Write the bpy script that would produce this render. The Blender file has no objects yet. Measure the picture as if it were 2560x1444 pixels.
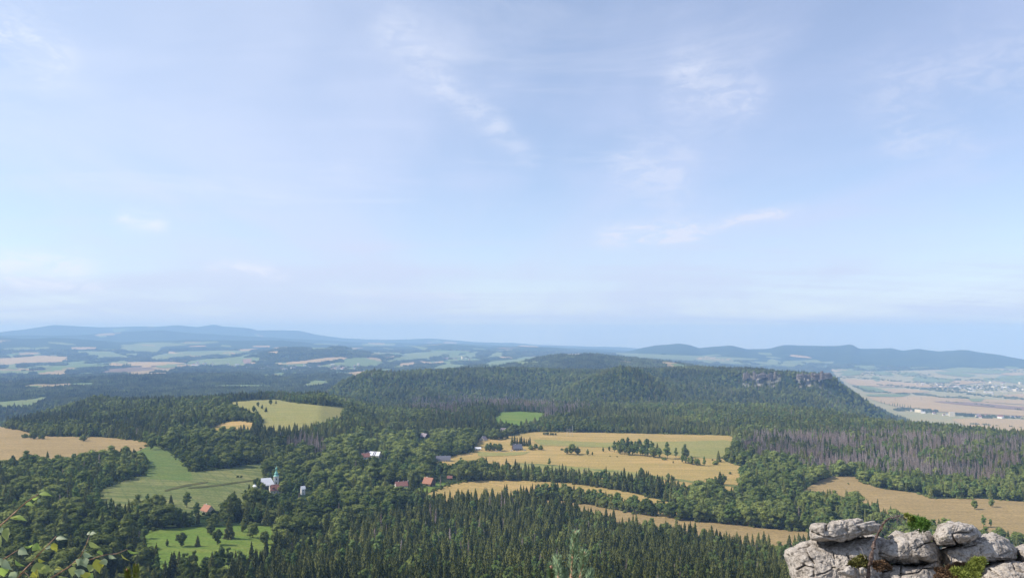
import bpy, math, random
import numpy as np
from mathutils import Vector, Matrix
from mathutils.geometry import delaunay_2d_cdt

random.seed(7)
rng = np.random.default_rng(7)
S = bpy.context.scene
COL = S.collection

# ------------------------------------------------------------------ camera
F_PX, CX, CY, HORIZON = 1920.0, 1280.0, 722.0, 830.0      # measured in the 2560 px wide photograph
PITCH = math.atan((HORIZON - CY) / F_PX)
cam_data = bpy.data.cameras.new('camera')
cam_data.sensor_width = 36.0
cam_data.lens = 36.0 * F_PX / 2560.0
cam_data.clip_start = 0.05
cam_data.clip_end = 150000.0
cam = bpy.data.objects.new('camera', cam_data)
cam.location = (0, 0, 0)
cam.rotation_euler = (math.pi / 2 + PITCH, 0, 0)
COL.objects.link(cam)
S.camera = cam

# ------------------------------------------------------------------ light, sky, exposure
SUN_EL, SUN_AZ = math.radians(43), math.radians(-95)     # azimuth from +y, negative = left
sun_dir = Vector((math.sin(SUN_AZ) * math.cos(SUN_EL), math.cos(SUN_AZ) * math.cos(SUN_EL), math.sin(SUN_EL)))
sd = bpy.data.lights.new('sun', 'SUN')
sd.energy = 5.0
sd.angle = math.radians(0.53)
sd.color = (1.0, 0.94, 0.85)
sun = bpy.data.objects.new('sun', sd)
sun.rotation_euler = (-sun_dir).to_track_quat('-Z', 'Y').to_euler()
sun.location = (-200, -20, 200)
COL.objects.link(sun)

S.view_settings.view_transform = 'Standard'
S.view_settings.look = 'None'
S.view_settings.gamma = 1.0
S.view_settings.use_curve_mapping = False
S.view_settings.exposure = 0.27
S.cycles.use_denoising = True
S.cycles.max_bounces = 5
S.cycles.diffuse_bounces = 2
S.cycles.glossy_bounces = 1
S.cycles.transmission_bounces = 2
S.cycles.volume_bounces = 3
S.cycles.transparent_max_bounces = 8
S.cycles.use_fast_gi = False


class NT:
    """tiny helper for node trees"""
    def __init__(self, tree):
        self.t = tree
        self.n = tree.nodes
        self.l = tree.links

    def node(self, kind, **kw):
        nd = self.n.new(kind)
        for k, v in kw.items():
            setattr(nd, k, v)
        return nd

    def put(self, sock, v):
        if isinstance(v, bpy.types.NodeSocket):
            self.l.new(v, sock)
        elif v is not None:
            if sock.type == 'RGBA' and len(v) == 3:
                v = (*v, 1.0)
            sock.default_value = v

    def math(self, op, a, b=None, c=None, clamp=False):
        nd = self.node('ShaderNodeMath', operation=op, use_clamp=clamp)
        self.put(nd.inputs[0], a)
        if b is not None: self.put(nd.inputs[1], b)
        if c is not None: self.put(nd.inputs[2], c)
        return nd.outputs[0]

    def vmath(self, op, a, b=None):
        nd = self.node('ShaderNodeVectorMath', operation=op)
        self.put(nd.inputs[0], a)
        if b is not None: self.put(nd.inputs[1], b)
        return nd.outputs['Value'] if op in ('DOT_PRODUCT', 'LENGTH', 'DISTANCE') else nd.outputs[0]

    def mix(self, f, a, b, mode='MIX'):
        nd = self.node('ShaderNodeMix', data_type='RGBA', blend_type=mode)
        self.put(nd.inputs[0], f); self.put(nd.inputs[6], a); self.put(nd.inputs[7], b)
        return nd.outputs[2]

    def noise(self, vec, scale, detail=3, rough=0.55, distort=0.0):
        nd = self.node('ShaderNodeTexNoise')
        self.put(nd.inputs['Vector'], vec)
        nd.inputs['Scale'].default_value = scale
        nd.inputs['Detail'].default_value = detail
        nd.inputs['Roughness'].default_value = rough
        nd.inputs['Distortion'].default_value = distort
        return nd.outputs[0]

    def remap(self, v, a, b, c=0.0, d=1.0, smooth=True):
        nd = self.node('ShaderNodeMapRange', interpolation_type='SMOOTHSTEP' if smooth else 'LINEAR')
        self.put(nd.inputs[0], v)
        for i, x in enumerate((a, b, c, d)): nd.inputs[i + 1].default_value = x
        return nd.outputs[0]

    def mapping(self, vec, loc=(0, 0, 0), rot=(0, 0, 0), scale=(1, 1, 1)):
        nd = self.node('ShaderNodeMapping')
        self.put(nd.inputs[0], vec)
        nd.inputs[1].default_value = loc; nd.inputs[2].default_value = rot; nd.inputs[3].default_value = scale
        return nd.outputs[0]


# pixel of the photograph -> direction in the world
F_ = np.array([0, math.cos(PITCH), math.sin(PITCH)])
U_ = np.array([0, -math.sin(PITCH), math.cos(PITCH)])
def ray(u, v):
    d = F_ + np.array([1.0, 0, 0]) * ((u - CX) / F_PX) + U_ * (-(v - CY) / F_PX)
    return d
def az_of(u, v=960.0):
    d = ray(u, v); return math.atan2(d[0], d[1])
def slope_of(u, v):
    d = ray(u, v); return d[2] / math.hypot(d[0], d[1])
def pt(u, v, y):
    """point on the line of sight at forward distance y"""
    d = ray(u, v); return Vector(d * (y / d[1]))

# ---- world: Nishita sky with a veil of thin cirrus, fixed in the world
W = bpy.data.worlds.new('World')
S.world = W
W.use_nodes = True
w = NT(W.node_tree)
w.n.clear()
sky = w.node('ShaderNodeTexSky', sky_type='NISHITA')
sky.sun_disc = False
sky.sun_elevation = SUN_EL
sky.sun_rotation = SUN_AZ
sky.altitude = 900
sky.air_density = 1.0
sky.dust_density = 0.4
sky.ozone_density = 2.0
gen = w.node('ShaderNodeTexCoord').outputs['Generated']
dirn = w.vmath('NORMALIZE', gen)
sky_v = w.node('ShaderNodeVectorMath', operation='MAXIMUM'); w.put(sky_v.inputs[0], dirn); sky_v.inputs[1].default_value = (-2, -2, 0.012)
w.l.new(w.vmath('NORMALIZE', sky_v.outputs[0]), sky.inputs[0])      # the far plains lie below eye level: the sky goes on down to them
sep = w.node('ShaderNodeSeparateXYZ'); w.put(sep.inputs[0], dirn)
zz = w.math('ADD', w.math('MAXIMUM', sep.outputs[2], 0.0), 0.10)
comb = w.node('ShaderNodeCombineXYZ')
w.put(comb.inputs[0], w.math('DIVIDE', sep.outputs[0], zz))
w.put(comb.inputs[1], w.math('DIVIDE', sep.outputs[1], zz))
flat = comb.outputs[0]
veil = w.noise(w.mapping(flat, rot=(0, 0, 0.5), scale=(0.55, 0.16, 1)), 1.0, 5, 0.55, 0.6)
veil = w.remap(veil, 0.36, 0.72, 0.30, 0.74)
fine = w.noise(w.mapping(flat, loc=(3.1, 1.7, 0), rot=(0, 0, -0.9), scale=(0.7, 1.6, 1)), 1.1, 5, 0.52, 0.5)
fine = w.remap(fine, 0.45, 0.85, 0.0, 0.20)
bands = w.noise(w.mapping(flat, loc=(7.7, 0.4, 0), rot=(0, 0, 0.06), scale=(0.10, 1.1, 1)), 1.0, 6, 0.6, 0.5)
lowmask = w.remap(sep.outputs[2], 0.20, 0.0, 0.0, 1.0)
bands = w.math('MULTIPLY', w.remap(bands, 0.42, 0.75, 0.30, 0.62), lowmask)

def streak(p0, p1, width, amount, wob):
    """a wisp along the great circle between two directions"""
    a = Vector(ray(*p0)).normalized(); b = Vector(ray(*p1)).normalized()
    n = a.cross(b).normalized(); m = (a + b).normalized(); half = (b - a).normalized()
    wobble = w.noise(w.mapping(dirn, scale=(1, 1, 1)), 9.0, 4, 0.6)
    off = w.math('MULTIPLY', w.math('SUBTRACT', wobble, 0.5), wob)
    d = w.math('ADD', w.vmath('DOT_PRODUCT', dirn, tuple(n)), off)
    g = w.math('POWER', 2.718, w.math('MULTIPLY', w.math('MULTIPLY', d, d), -1.0 / (width * width)))
    L = (b - a).length * 0.5
    t = w.math('ABSOLUTE', w.vmath('DOT_PRODUCT', dirn, tuple(half)))
    t0 = abs(m.dot(half))
    along = w.remap(t, L * 1.1 + t0, L * 0.45 + t0, 0.0, 1.0)
    brk = w.remap(w.noise(w.mapping(dirn, rot=(0, 0.5, 0.3), scale=(1.0, 1.0, 2.6)), 24.0, 7, 0.68, 0.6), 0.38, 0.62, 0.22, 1.0)
    return w.math('MULTIPLY', w.math('MULTIPLY', g, along), w.math('MULTIPLY', brk, amount))

streaks = [streak((930, 20), (1130, 230), 0.026, 0.24, 0.035), streak((1060, 170), (1270, 340), 0.018, 0.26, 0.03), streak((1220, 290), (1350, 430), 0.013, 0.24, 0.02),
           streak((1470, 602), (1790, 565), 0.013, 0.80, 0.03), streak((1690, 580), (2020, 522), 0.007, 0.85, 0.015), streak((1560, 612), (1760, 592), 0.004, 0.6, 0.01), streak((270, 545), (430, 560), 0.010, 0.5, 0.02),
           streak((-60, 655), (260, 672), 0.014, 0.55, 0.03), streak((500, 662), (740, 684), 0.009, 0.5, 0.02), streak((-80, 700), (300, 722), 0.008, 0.5, 0.02), streak((760, 725), (1240, 742), 0.006, 0.3, 0.015),
           streak((1640, 170), (1930, 290), 0.040, 0.34, 0.08), streak((-60, 40), (200, 190), 0.03, 0.34, 0.03), streak((1500, 400), (1760, 450), 0.040, 0.30, 0.08), streak((2180, 340), (2480, 380), 0.020, 0.26, 0.03), streak((2100, 250), (2700, 130), 0.035, 0.22, 0.04)]
ccol_low = (3.75, 4.3, 5.35)
fac = w.math('MINIMUM', w.math('ADD', w.math('ADD', veil, fine), bands), 0.94)
wisp = streaks[0]
for s_ in streaks[1:]:
    wisp = w.math('ADD', wisp, s_)
patch = w.noise(w.mapping(flat, loc=(1.3, 5.2, 0), rot=(0, 0, 0.35), scale=(0.8, 1.5, 1)), 1.0, 7, 0.62, 0.8)
patch = w.math('MULTIPLY', w.remap(patch, 0.54, 0.80, 0.0, 0.40), w.remap(sep.outputs[2], 0.05, 0.22, 0.0, 1.0))
wisp = w.math('MINIMUM', w.math('ADD', w.math('MULTIPLY', wisp, 1.5), patch), 0.8)
sunside = w.remap(w.vmath('DOT_PRODUCT', dirn, tuple(sun_dir)), -0.3, 1.0, 0.0, 1.0)
ccol = w.mix(sunside, (3.80, 4.18, 5.75), (4.85, 5.4, 6.4))
ccol = w.mix(w.math('MULTIPLY', lowmask, 0.75), ccol, ccol_low)
bg = w.node('ShaderNodeBackground')
w.put(bg.inputs[0], w.mix(wisp, w.mix(fac, sky.outputs[0], ccol), w.mix(sunside, (4.5, 4.75, 5.7), (5.8, 6.1, 6.6))))
bg.inputs[1].default_value = 0.145
w.l.new(bg.outputs[0], w.node('ShaderNodeOutputWorld').inputs[0])

# ------------------------------------------------------------------ mesh / object helpers
def mesh(name, verts, faces, mats, midx=None, smooth=False):
    me = bpy.data.meshes.new(name)
    verts = np.asarray(verts, dtype=np.float32).reshape(-1, 3)
    if isinstance(faces, np.ndarray) and faces.ndim == 2:
        n, k = faces.shape
        me.vertices.add(len(verts)); me.vertices.foreach_set('co', verts.ravel())
        me.loops.add(n * k); me.loops.foreach_set('vertex_index', faces.astype(np.int32).ravel())
        me.polygons.add(n)
        me.polygons.foreach_set('loop_start', np.arange(0, n * k, k, dtype=np.int32))
        me.update(calc_edges=True)
    else:
        me.from_pydata([tuple(map(float, p)) for p in verts], [], [tuple(int(i) for i in f) for f in faces])
    for m in (mats if isinstance(mats, (list, tuple)) else [mats]):
        me.materials.append(m)
    if midx is not None:
        me.polygons.foreach_set('material_index', np.asarray(midx, dtype=np.int32))
    if smooth:
        me.polygons.foreach_set('use_smooth', np.ones(len(me.polygons), dtype=bool))
    me.update()
    return me

def link(name, data, parent=None, loc=None, rot=None, scale=None):
    o = bpy.data.objects.new(name, data)
    COL.objects.link(o)
    if parent is not None: o.parent = parent
    if loc is not None: o.location = loc
    if rot is not None: o.rotation_euler = rot
    if scale is not None: o.scale = scale
    return o

def tag(o, label=None, cat=None, group=None, kind=None):
    if label: o['label'] = label
    if cat: o['category'] = cat
    if group: o['group'] = group
    if kind: o['kind'] = kind
    return o

class MB:
    """collects simple shapes into one mesh"""
    def __init__(self): self.v = []; self.f = []; self.m = []
    def add(self, vs, fs, mi=0):
        b = len(self.v)
        self.v += [tuple(p) for p in vs]; self.f += [tuple(i + b for i in f) for f in fs]; self.m += [mi] * len(fs)
        return self
    def box(self, x0, x1, y0, y1, z0, z1, mi=0):
        vs = [(x, y, z) for z in (z0, z1) for y in (y0, y1) for x in (x0, x1)]
        return self.add(vs, [(0, 2, 3, 1), (4, 5, 7, 6), (0, 1, 5, 4), (2, 6, 7, 3), (0, 4, 6, 2), (1, 3, 7, 5)], mi)
    def tube(self, pts, radii, n=6, mi=0, cap=True):
        pts = [Vector(p) for p in pts]
        vs = []; fs = []
        for i, p in enumerate(pts):
            t = (pts[min(i + 1, len(pts) - 1)] - pts[max(i - 1, 0)]).normalized()
            a = t.cross(Vector((0.31, 0.17, 0.93)) if abs(t.z) < 0.85 else Vector((1, 0, 0))).normalized(); b = t.cross(a)
            r = radii[i] if isinstance(radii, (list, tuple)) else radii
            for k in range(n):
                an = 2 * math.pi * k / n
                vs.append(p + a * (r * math.cos(an)) + b * (r * math.sin(an)))
        for i in range(len(pts) - 1):
            for k in range(n):
                fs.append((i * n + k, i * n + (k + 1) % n, (i + 1) * n + (k + 1) % n, (i + 1) * n + k))
        if cap:
            fs.append(tuple(range(n - 1, -1, -1))); fs.append(tuple(range((len(pts) - 1) * n, len(pts) * n)))
        return self.add(vs, fs, mi)
    def lathe(self, prof, n=12, mi=0, c=(0, 0)):
        vs = []; fs = []
        for r, z in prof:
            for k in range(n):
                a = 2 * math.pi * k / n
                vs.append((c[0] + r * math.cos(a), c[1] + r * math.sin(a), z))
        for i in range(len(prof) - 1):
            for k in range(n):
                fs.append((i * n + k, i * n + (k + 1) % n, (i + 1) * n + (k + 1) % n, (i + 1) * n + k))
        return self.add(vs, fs, mi)
    def mesh(self, name, mats, smooth=False):
        return mesh(name, self.v, self.f, mats, self.m, smooth)

# ------------------------------------------------------------------ noise on arrays
def _hash(ix, iy, seed):
    h = (ix * 374761393 + iy * 668265263 + seed * 1442695041) & 0xFFFFFFFF
    h = ((h ^ (h >> 13)) * 1274126177) & 0xFFFFFFFF
    return ((h ^ (h >> 16)) & 0xFFFF) / 65535.0
def vnoise(x, y, seed=0):
    ix = np.floor(x).astype(np.int64); iy = np.floor(y).astype(np.int64)
    fx = x - ix; fy = y - iy
    fx = fx * fx * fx * (fx * (fx * 6 - 15) + 10); fy = fy * fy * fy * (fy * (fy * 6 - 15) + 10)
    a = _hash(ix, iy, seed); b = _hash(ix + 1, iy, seed); c = _hash(ix, iy + 1, seed); d = _hash(ix + 1, iy + 1, seed)
    return (a + (b - a) * fx) * (1 - fy) + (c + (d - c) * fx) * fy
def fbm(x, y, octaves=4, seed=0, gain=0.5):
    s = 0.0; a = 1.0; t = 0.0
    for o in range(octaves):
        s = s + a * vnoise(x * 2 ** o + 17.3 * o, y * 2 ** o - 9.1 * o, seed + o); t += a; a *= gain
    return s / t
def vnoise3(p, seed=0):
    """3-D value noise on an (n,3) array"""
    i = np.floor(p).astype(np.int64); f = p - i; f = f * f * (3 - 2 * f)
    def h(dx, dy, dz): return _hash(i[:, 0] + dx + 57 * (i[:, 2] + dz), i[:, 1] + dy + 131 * (i[:, 2] + dz), seed)
    def L(a, b, t): return a + (b - a) * t
    x0 = L(L(h(0,0,0), h(1,0,0), f[:, 0]), L(h(0,1,0), h(1,1,0), f[:, 0]), f[:, 1])
    x1 = L(L(h(0,0,1), h(1,0,1), f[:, 0]), L(h(0,1,1), h(1,1,1), f[:, 0]), f[:, 1])
    return L(x0, x1, f[:, 2])
def fbm3(p, octaves=4, seed=0, gain=0.5):
    s = 0; a = 1.0; t = 0
    for o in range(octaves):
        s = s + a * vnoise3(p * 2.0 ** o + 11.7 * o, seed + o); t += a; a *= gain
    return s / t

# ------------------------------------------------------------------ materials
def new_mat(name):
    m = bpy.data.materials.new(name); m.use_nodes = True
    t = NT(m.node_tree); t.n.clear()
    out = t.node('ShaderNodeOutputMaterial')
    return m, t, out

def bsdf(t, out, col, rough=0.85, spec=0.15, normal=None, metal=0.0):
    p = t.node('ShaderNodeBsdfPrincipled')
    t.put(p.inputs['Base Color'], col); t.put(p.inputs['Roughness'], rough)
    p.inputs['Specular IOR Level'].default_value = spec; p.inputs['Metallic'].default_value = metal
    if normal is not None: t.put(p.inputs['Normal'], normal)
    t.l.new(p.outputs[0], out.inputs[0])
    return p

def bump(t, h, strength, dist):
    b = t.node('ShaderNodeBump'); b.inputs['Strength'].default_value = strength; b.inputs['Distance'].default_value = dist
    t.put(b.inputs['Height'], h); return b.outputs[0]

def plain(name, col, rough=0.8, var=0.18, scale=1.5, spec=0.2, metal=0.0):
    m, t, out = new_mat(name)
    pos = t.node('ShaderNodeNewGeometry').outputs['Position']
    n = t.noise(pos, scale, 4, 0.6)
    c2 = tuple(c * (1 - var) for c in col); c1 = tuple(min(1, c * (1 + var)) for c in col)
    bsdf(t, out, t.mix(t.remap(n, 0.3, 0.7), c2, c1), rough, spec, None, metal)
    return m

def foliage(name, dark, light, patch, translucent=0.22, patchscale=0.011, hue=None):
    """leaf mass: each tree its own tone, wide patches of another tone over the wood, fine mottling"""
    m, t, out = new_mat(name)
    pos = t.node('ShaderNodeNewGeometry').outputs['Position']
    rnd = t.node('ShaderNodeObjectInfo').outputs['Random']
    c = t.mix(rnd, dark, light)
    pn = t.remap(t.noise(pos, patchscale, 3, 0.55), 0.46, 0.66)
    c = t.mix(t.math('MULTIPLY', pn, 0.75), c, patch)
    wide_ = t.remap(t.noise(pos, 0.0028, 3, 0.6), 0.35, 0.65, 0.80, 1.28)
    fine = t.math('MULTIPLY', wide_, t.remap(t.noise(pos, 0.55, 3, 0.6), 0.3, 0.7, 0.72, 1.28))
    vm = t.node('ShaderNodeVectorMath', operation='SCALE'); t.put(vm.inputs[0], c); t.put(vm.inputs[3], fine)
    c = vm.outputs[0]
    d = t.node('ShaderNodeBsdfDiffuse'); t.put(d.inputs[0], c)
    if translucent > 0:
        tr = t.node('ShaderNodeBsdfTranslucent'); t.put(tr.inputs[0], c)
        mx = t.node('ShaderNodeMixShader'); mx.inputs[0].default_value = translucent
        t.l.new(d.outputs[0], mx.inputs[1]); t.l.new(tr.outputs[0], mx.inputs[2])
        t.l.new(mx.outputs[0], out.inputs[0])
    else:
        t.l.new(d.outputs[0], out.inputs[0])
    return m

def crop(name, a, b, c, rot=0.3, streak=0.35, big=0.012):
    """a field: two tones in broad patches, mowing streaks, fine straw grain"""
    m, t, out = new_mat(name)
    pos = t.node('ShaderNodeNewGeometry').outputs['Position']
    p1 = t.remap(t.noise(pos, big, 4, 0.55, 0.3), 0.38, 0.64)
    col = t.mix(p1, a, b)
    st = t.noise(t.mapping(pos, rot=(0, 0, rot), scale=(0.005, 0.075, 0.0)), 1.0, 6, 0.7)
    col = t.mix(t.math('MULTIPLY', t.remap(st, 0.40, 0.62), min(1.0, streak * 1.5)), col, c)
    wv = t.node('ShaderNodeTexWave', bands_direction='Y'); t.put(wv.inputs['Vector'], t.mapping(pos, rot=(0, 0, rot + 0.12)))
    wv.inputs['Scale'].default_value = 0.021; wv.inputs['Distortion'].default_value = 1.2; wv.inputs['Detail'].default_value = 2; wv.inputs['Detail Scale'].default_value = 0.3
    col = t.mix(t.math('MULTIPLY', t.remap(wv.outputs['Fac'], 0.90, 0.99), min(0.55, streak)), col, c)
    fine = t.noise(pos, 0.35, 5, 0.7)
    vm = t.node('ShaderNodeVectorMath', operation='SCALE'); t.put(vm.inputs[0], col); t.put(vm.inputs[3], t.remap(fine, 0.25, 0.75, 0.72, 1.28))
    bsdf(t, out, vm.outputs[0], 0.95, 0.05, bump(t, t.noise(pos, 0.25, 5, 0.7), 0.5, 1.2))
    return m

M = {}
M['spruce'] = foliage('spruce_needles', (0.037, 0.050, 0.017), (0.149, 0.160, 0.050), (0.154, 0.158, 0.050), 0.10)
M['broad'] = foliage('broadleaf_foliage', (0.072, 0.100, 0.026), (0.181, 0.206, 0.058), (0.162, 0.187, 0.055), 0.15)
M['pale'] = foliage('pale_foliage', (0.102, 0.149, 0.043), (0.154, 0.197, 0.062), (0.113, 0.173, 0.048), 0.18)
M['dead'] = foliage('dead_wood', (0.228, 0.183, 0.165), (0.396, 0.332, 0.305), (0.317, 0.238, 0.200), 0.0)
M['bark'] = plain('bark', (0.075, 0.055, 0.042), 0.9, 0.35, 3.0)
M['wheat'] = crop('wheat', (0.410, 0.276, 0.111), (0.346, 0.249, 0.092), (0.264, 0.206, 0.070), 0.15, 0.55)
M['stubble'] = crop('stubble', (0.316, 0.227, 0.104), (0.278, 0.202, 0.093), (0.233, 0.169, 0.076), -0.2, 0.45)
M['hay'] = crop('hay', (0.228, 0.217, 0.072), (0.196, 0.201, 0.064), (0.265, 0.228, 0.085), 0.1, 0.5)
M['meadow'] = crop('meadow', (0.116, 0.175, 0.030), (0.159, 0.191, 0.040), (0.095, 0.159, 0.028), 0.5, 0.4)
M['rough'] = crop('rough_grass', (0.148, 0.166, 0.055), (0.209, 0.201, 0.076), (0.101, 0.126, 0.042), 0.9, 0.65, 0.02)
M['meadow_dull'] = crop('dull_meadow', (0.105, 0.150, 0.040), (0.135, 0.160, 0.048), (0.085, 0.130, 0.034), 0.5, 0.4)
M['rough_dark'] = crop('bank_grass', (0.085, 0.085, 0.030), (0.110, 0.105, 0.040), (0.065, 0.072, 0.026), 0.4, 0.5, 0.05)
M['pasture'] = crop('pasture', (0.127, 0.180, 0.067), (0.162, 0.197, 0.077), (0.190, 0.183, 0.084), 0.4, 0.3, 0.003)
M['ripe'] = crop('ripe_grain', (0.406, 0.297, 0.156), (0.368, 0.269, 0.137), (0.321, 0.227, 0.113), 1.2, 0.35, 0.003)
M['ploughed'] = crop('ploughed', (0.235, 0.160, 0.120), (0.205, 0.140, 0.110), (0.260, 0.180, 0.130), 1.2, 0.3, 0.003)

# woodland floor; on the far hills it stands for the wood itself
m, t, out = new_mat('forest_floor')
pos = t.node('ShaderNodeNewGeometry').outputs['Position']
a = t.mix(t.remap(t.noise(pos, 0.0035, 5, 0.6), 0.35, 0.65), (0.022, 0.040, 0.016), (0.042, 0.064, 0.024))
a = t.mix(t.remap(t.noise(pos, 0.06, 4, 0.6), 0.4, 0.7, 0, 0.5), a, (0.050, 0.048, 0.022))
att = t.node('ShaderNodeAttribute'); att.attribute_name = 'rocky'
rk = t.mix(t.noise(pos, 1.7, 6, 0.65), (0.16, 0.15, 0.13), (0.40, 0.37, 0.33))
col = t.mix(att.outputs['Fac'], a, rk)
par = t.node('ShaderNodeAttribute'); par.attribute_name = 'parcel'
col = t.mix(t.remap(par.outputs['Alpha'], 0.35, 0.65), col, par.outputs['Color'])
bsdf(t, out, col, 1.0, 0.0, bump(t, t.noise(pos, 0.05, 6, 0.7), 0.8, 8.0))
M['ground'] = m

# lichen-covered sandstone
def sandstone(name, c0, c1, c2, k=1.0):
    m, t, out = new_mat(name)
    pos = t.node('ShaderNodeNewGeometry').outputs['Position']
    n1 = t.noise(pos, 1.3 * k, 6, 0.62, 0.2)
    n2 = t.noise(pos, 9.0 * k, 6, 0.68, 0.3)
    n3 = t.noise(pos, 34.0 * k, 4, 0.7)
    c = t.mix(t.remap(n1, 0.32, 0.66), c0, c1)
    c = t.mix(t.remap(n2, 0.52, 0.66, 0, 0.60), c, c2)                       # pale lichen
    c = t.mix(t.remap(n2, 0.50, 0.37, 0, 0.75), c, (0.115, 0.100, 0.085))    # dark crust
    c = t.mix(t.remap(n3, 0.53, 0.66, 0, 0.65), c, (0.090, 0.082, 0.072))
    vor = t.node('ShaderNodeTexVoronoi'); vor.inputs['Scale'].default_value = 7.5 * k; t.put(vor.inputs['Vector'], pos)
    ls = t.noise(pos, 2.4 * k, 3, 0.6)
    c = t.mix(t.math('MULTIPLY', t.remap(vor.outputs['Distance'], 0.30, 0.12), t.remap(ls, 0.5, 0.62, 0, 0.45)), c, (0.30, 0.27, 0.19))
    hgt = t.math('ADD', t.math('MULTIPLY', n2, 0.7), t.math('MULTIPLY', n3, 0.35))
    pit = t.node('ShaderNodeTexVoronoi'); pit.inputs['Scale'].default_value = 15.0 * k; t.put(pit.inputs['Vector'], pos)
    hgt = t.math('ADD', hgt, t.remap(pit.outputs['Distance'], 0.05, 0.35, 0, 0.35))
    bsdf(t, out, c, 0.95, 0.1, bump(t, hgt, 0.85, 0.055 / k))
    return m
M['plain'] = crop('far_plain_soil', (0.312, 0.269, 0.150), (0.375, 0.281, 0.156), (0.237, 0.250, 0.119), 1.2, 0.6, 0.002)
M['rock'] = sandstone('lichen_sandstone', (0.333, 0.290, 0.248), (0.441, 0.393, 0.345), (0.544, 0.502, 0.454))
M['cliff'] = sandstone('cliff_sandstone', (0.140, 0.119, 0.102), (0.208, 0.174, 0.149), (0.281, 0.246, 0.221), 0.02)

# ------------------------------------------------------------------ terrain
def zv(u, v, r): return slope_of(u, v) * r
C = []
def far_scale(r): return float(np.interp(r, [3500, 5500, 8000, 12000, 14800, 21000, 24500, 31000, 40000], [1.0, 1.08, 1.18, 1.28, 1.12, 0.90, 0.86, 0.78, 0.78]))
def curve(*uz, r=None):
    """knots across the view: (u, z) at distance r; the far country is spread out in depth"""
    k = far_scale(r)
    C.append((r * k, [(u, z * k) for u, z in uz]))
curve((0, -1.7), r=0.8)
curve((0, -1.9), r=3.2)
curve((0, -4.5), r=6.0)
curve((1800, -8.5), (2050, -5.2), r=10.5)
curve((1800, -11.5), (2000, -6.0), r=17.0)
curve((0, -24), r=25.0)
curve((0, -54), r=48.0)
curve((0, -90), r=150.0)
curve((0, -123), (1200, -123), r=300.0)
curve((0, -143), (250, -146), (420, -154), (680, -156), (1000, -150), (2560, -150), r=430.0)
curve((0, -157), (200, -158), (420, -170), (680, -171), (1000, -167), (2560, -167), r=515.0)
curve((0, -168), (200, -168), (550, -173), (1000, -185), (1500, -189), (2560, -189), r=640.0)
curve((0, -171), (200, -171), (550, -177), (700, -182), (1000, -196), (1300, -204), (2560, -204), r=800.0)
curve((0, -170), (200, -170), (500, -176), (700, -187), (1000, -197), (1300, -206), (2560, -207), r=1000.0)
curve((0, -172), (400, -172), (700, -178), (1000, -199), (1300, -206), (1800, -206), (2560, -213), r=1250.0)
curve((0, -176), (250, -174), (450, -168), (600, -160), (800, -162), (950, -195), (1200, -203), (1800, -208), (2300, -208), (2560, -204), r=1450.0)
curve((0, -187), (100, -186), (300, -172), (600, -152), (800, -155), (950, -196), (1250, -200), (1600, -207), (2000, -212), (2300, -214), (2560, -208), (3260, -215), r=1750.0)
curve((0, -222), (100, -200), (250, -172), (500, -172), (800, -184), (960, -214), (1250, -205), (1600, -214), (2000, -220), (2250, -240), (2450, -246), (2560, -262), (3260, -300), r=2150.0)
curve((0, -272), (250, -232), (500, -225), (800, -225), (900, -235), (1250, -240), (1500, -234), (1770, -230), (1920, -222), (2100, -245), (2250, -288), (2400, -345), (2560, -370), r=2500.0)
curve((0, -296), (500, -290), (780, -285), (850, -250), (930, -205), (1100, -235), (1300, -268), (1380, -255), (1450, -195), (1510, -148), (1550, -132), (1600, -145), (1660, -205), (1720, -258), (1900, -262), (2050, -284), (2250, -352), (2400, -425), (2560, -445), r=2850.0)
curve((0, -297), (500, -293), (780, -282), (850, -215), (930, -172), (1050, -185), (1150, -190), (1300, -228), (1380, -215), (1450, -200), (1550, -168), (1620, -185), (1680, -212), (1750, -222), (1900, -246), (2050, -262), (2150, -325), (2250, -385), (2400, -460), (2560, -466), r=3150.0)
curve((0, -295), (780, -288), (900, -225), (1000, -182), (1150, -172), (1300, -184), (1450, -198), (1550, -205), (1650, -200), (1750, -206), (1850, -232), (2050, -244), (2110, -276), (2180, -330), (2250, -388), (2350, -470), (2560, -478), r=3400.0)
curve((0, -294), (500, -290), (780, -291), (900, -242), (1000, -186), (1150, -172), (1300, -176), (1450, -182), (1600, -188), (1750, -176), (1850, -176), (2050, -192), (2085, -207), (2110, -240), (2180, -315), (2250, -376), (2350, -470), (2560, -480), r=3480.0)
curve((0, -290), (800, -300), (1000, -262), (1150, -190), (1450, -195), (1750, -175), (1900, -185), (2050, -218), (2110, -272), (2180, -352), (2250, -430), (2350, -480), (2560, -481), r=3750.0)
curve((0, -285), (300, -275), (600, -276), (800, -296), (1000, -320), (1300, -320), (1700, -320), (2000, -350), (2150, -462), (2250, -480), (2560, -482), r=4400.0)
curve((0, -280), (300, -262), (600, -260), (800, -282), (1000, -310), (1300, -252), (1450, -202), (1700, -240), (1900, -302), (2100, -440), (2250, -480), (2560, -482), r=4900.0)
curve((0, -302), (600, -287), (800, -302), (1000, -306), (1250, -240), (1400, -172), (1480, -154), (1560, -178), (1700, -215), (1760, -242), (1900, -342), (2100, -452), (2250, -480), (2560, -482), r=5500.0)
curve((0, -302), (600, -302), (1000, -302), (1300, -312), (1700, -332), (2000, -432), (2250, -478), (2560, -480), r=6800.0)
curve((0, -292), (500, -282), (640, -212), (700, -162), (850, -160), (880, -192), (960, -252), (1050, -292), (1300, -292), (1500, -312), (1700, -326), (2000, -440), (2250, -470), (2560, -475), r=8000.0)
curve((0, -242), (500, -242), (850, -252), (1000, -262), (1300, -262), (1500, -292), (1700, -332), (2000, -425), (2250, -452), (2560, -470), r=9500.0)
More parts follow.
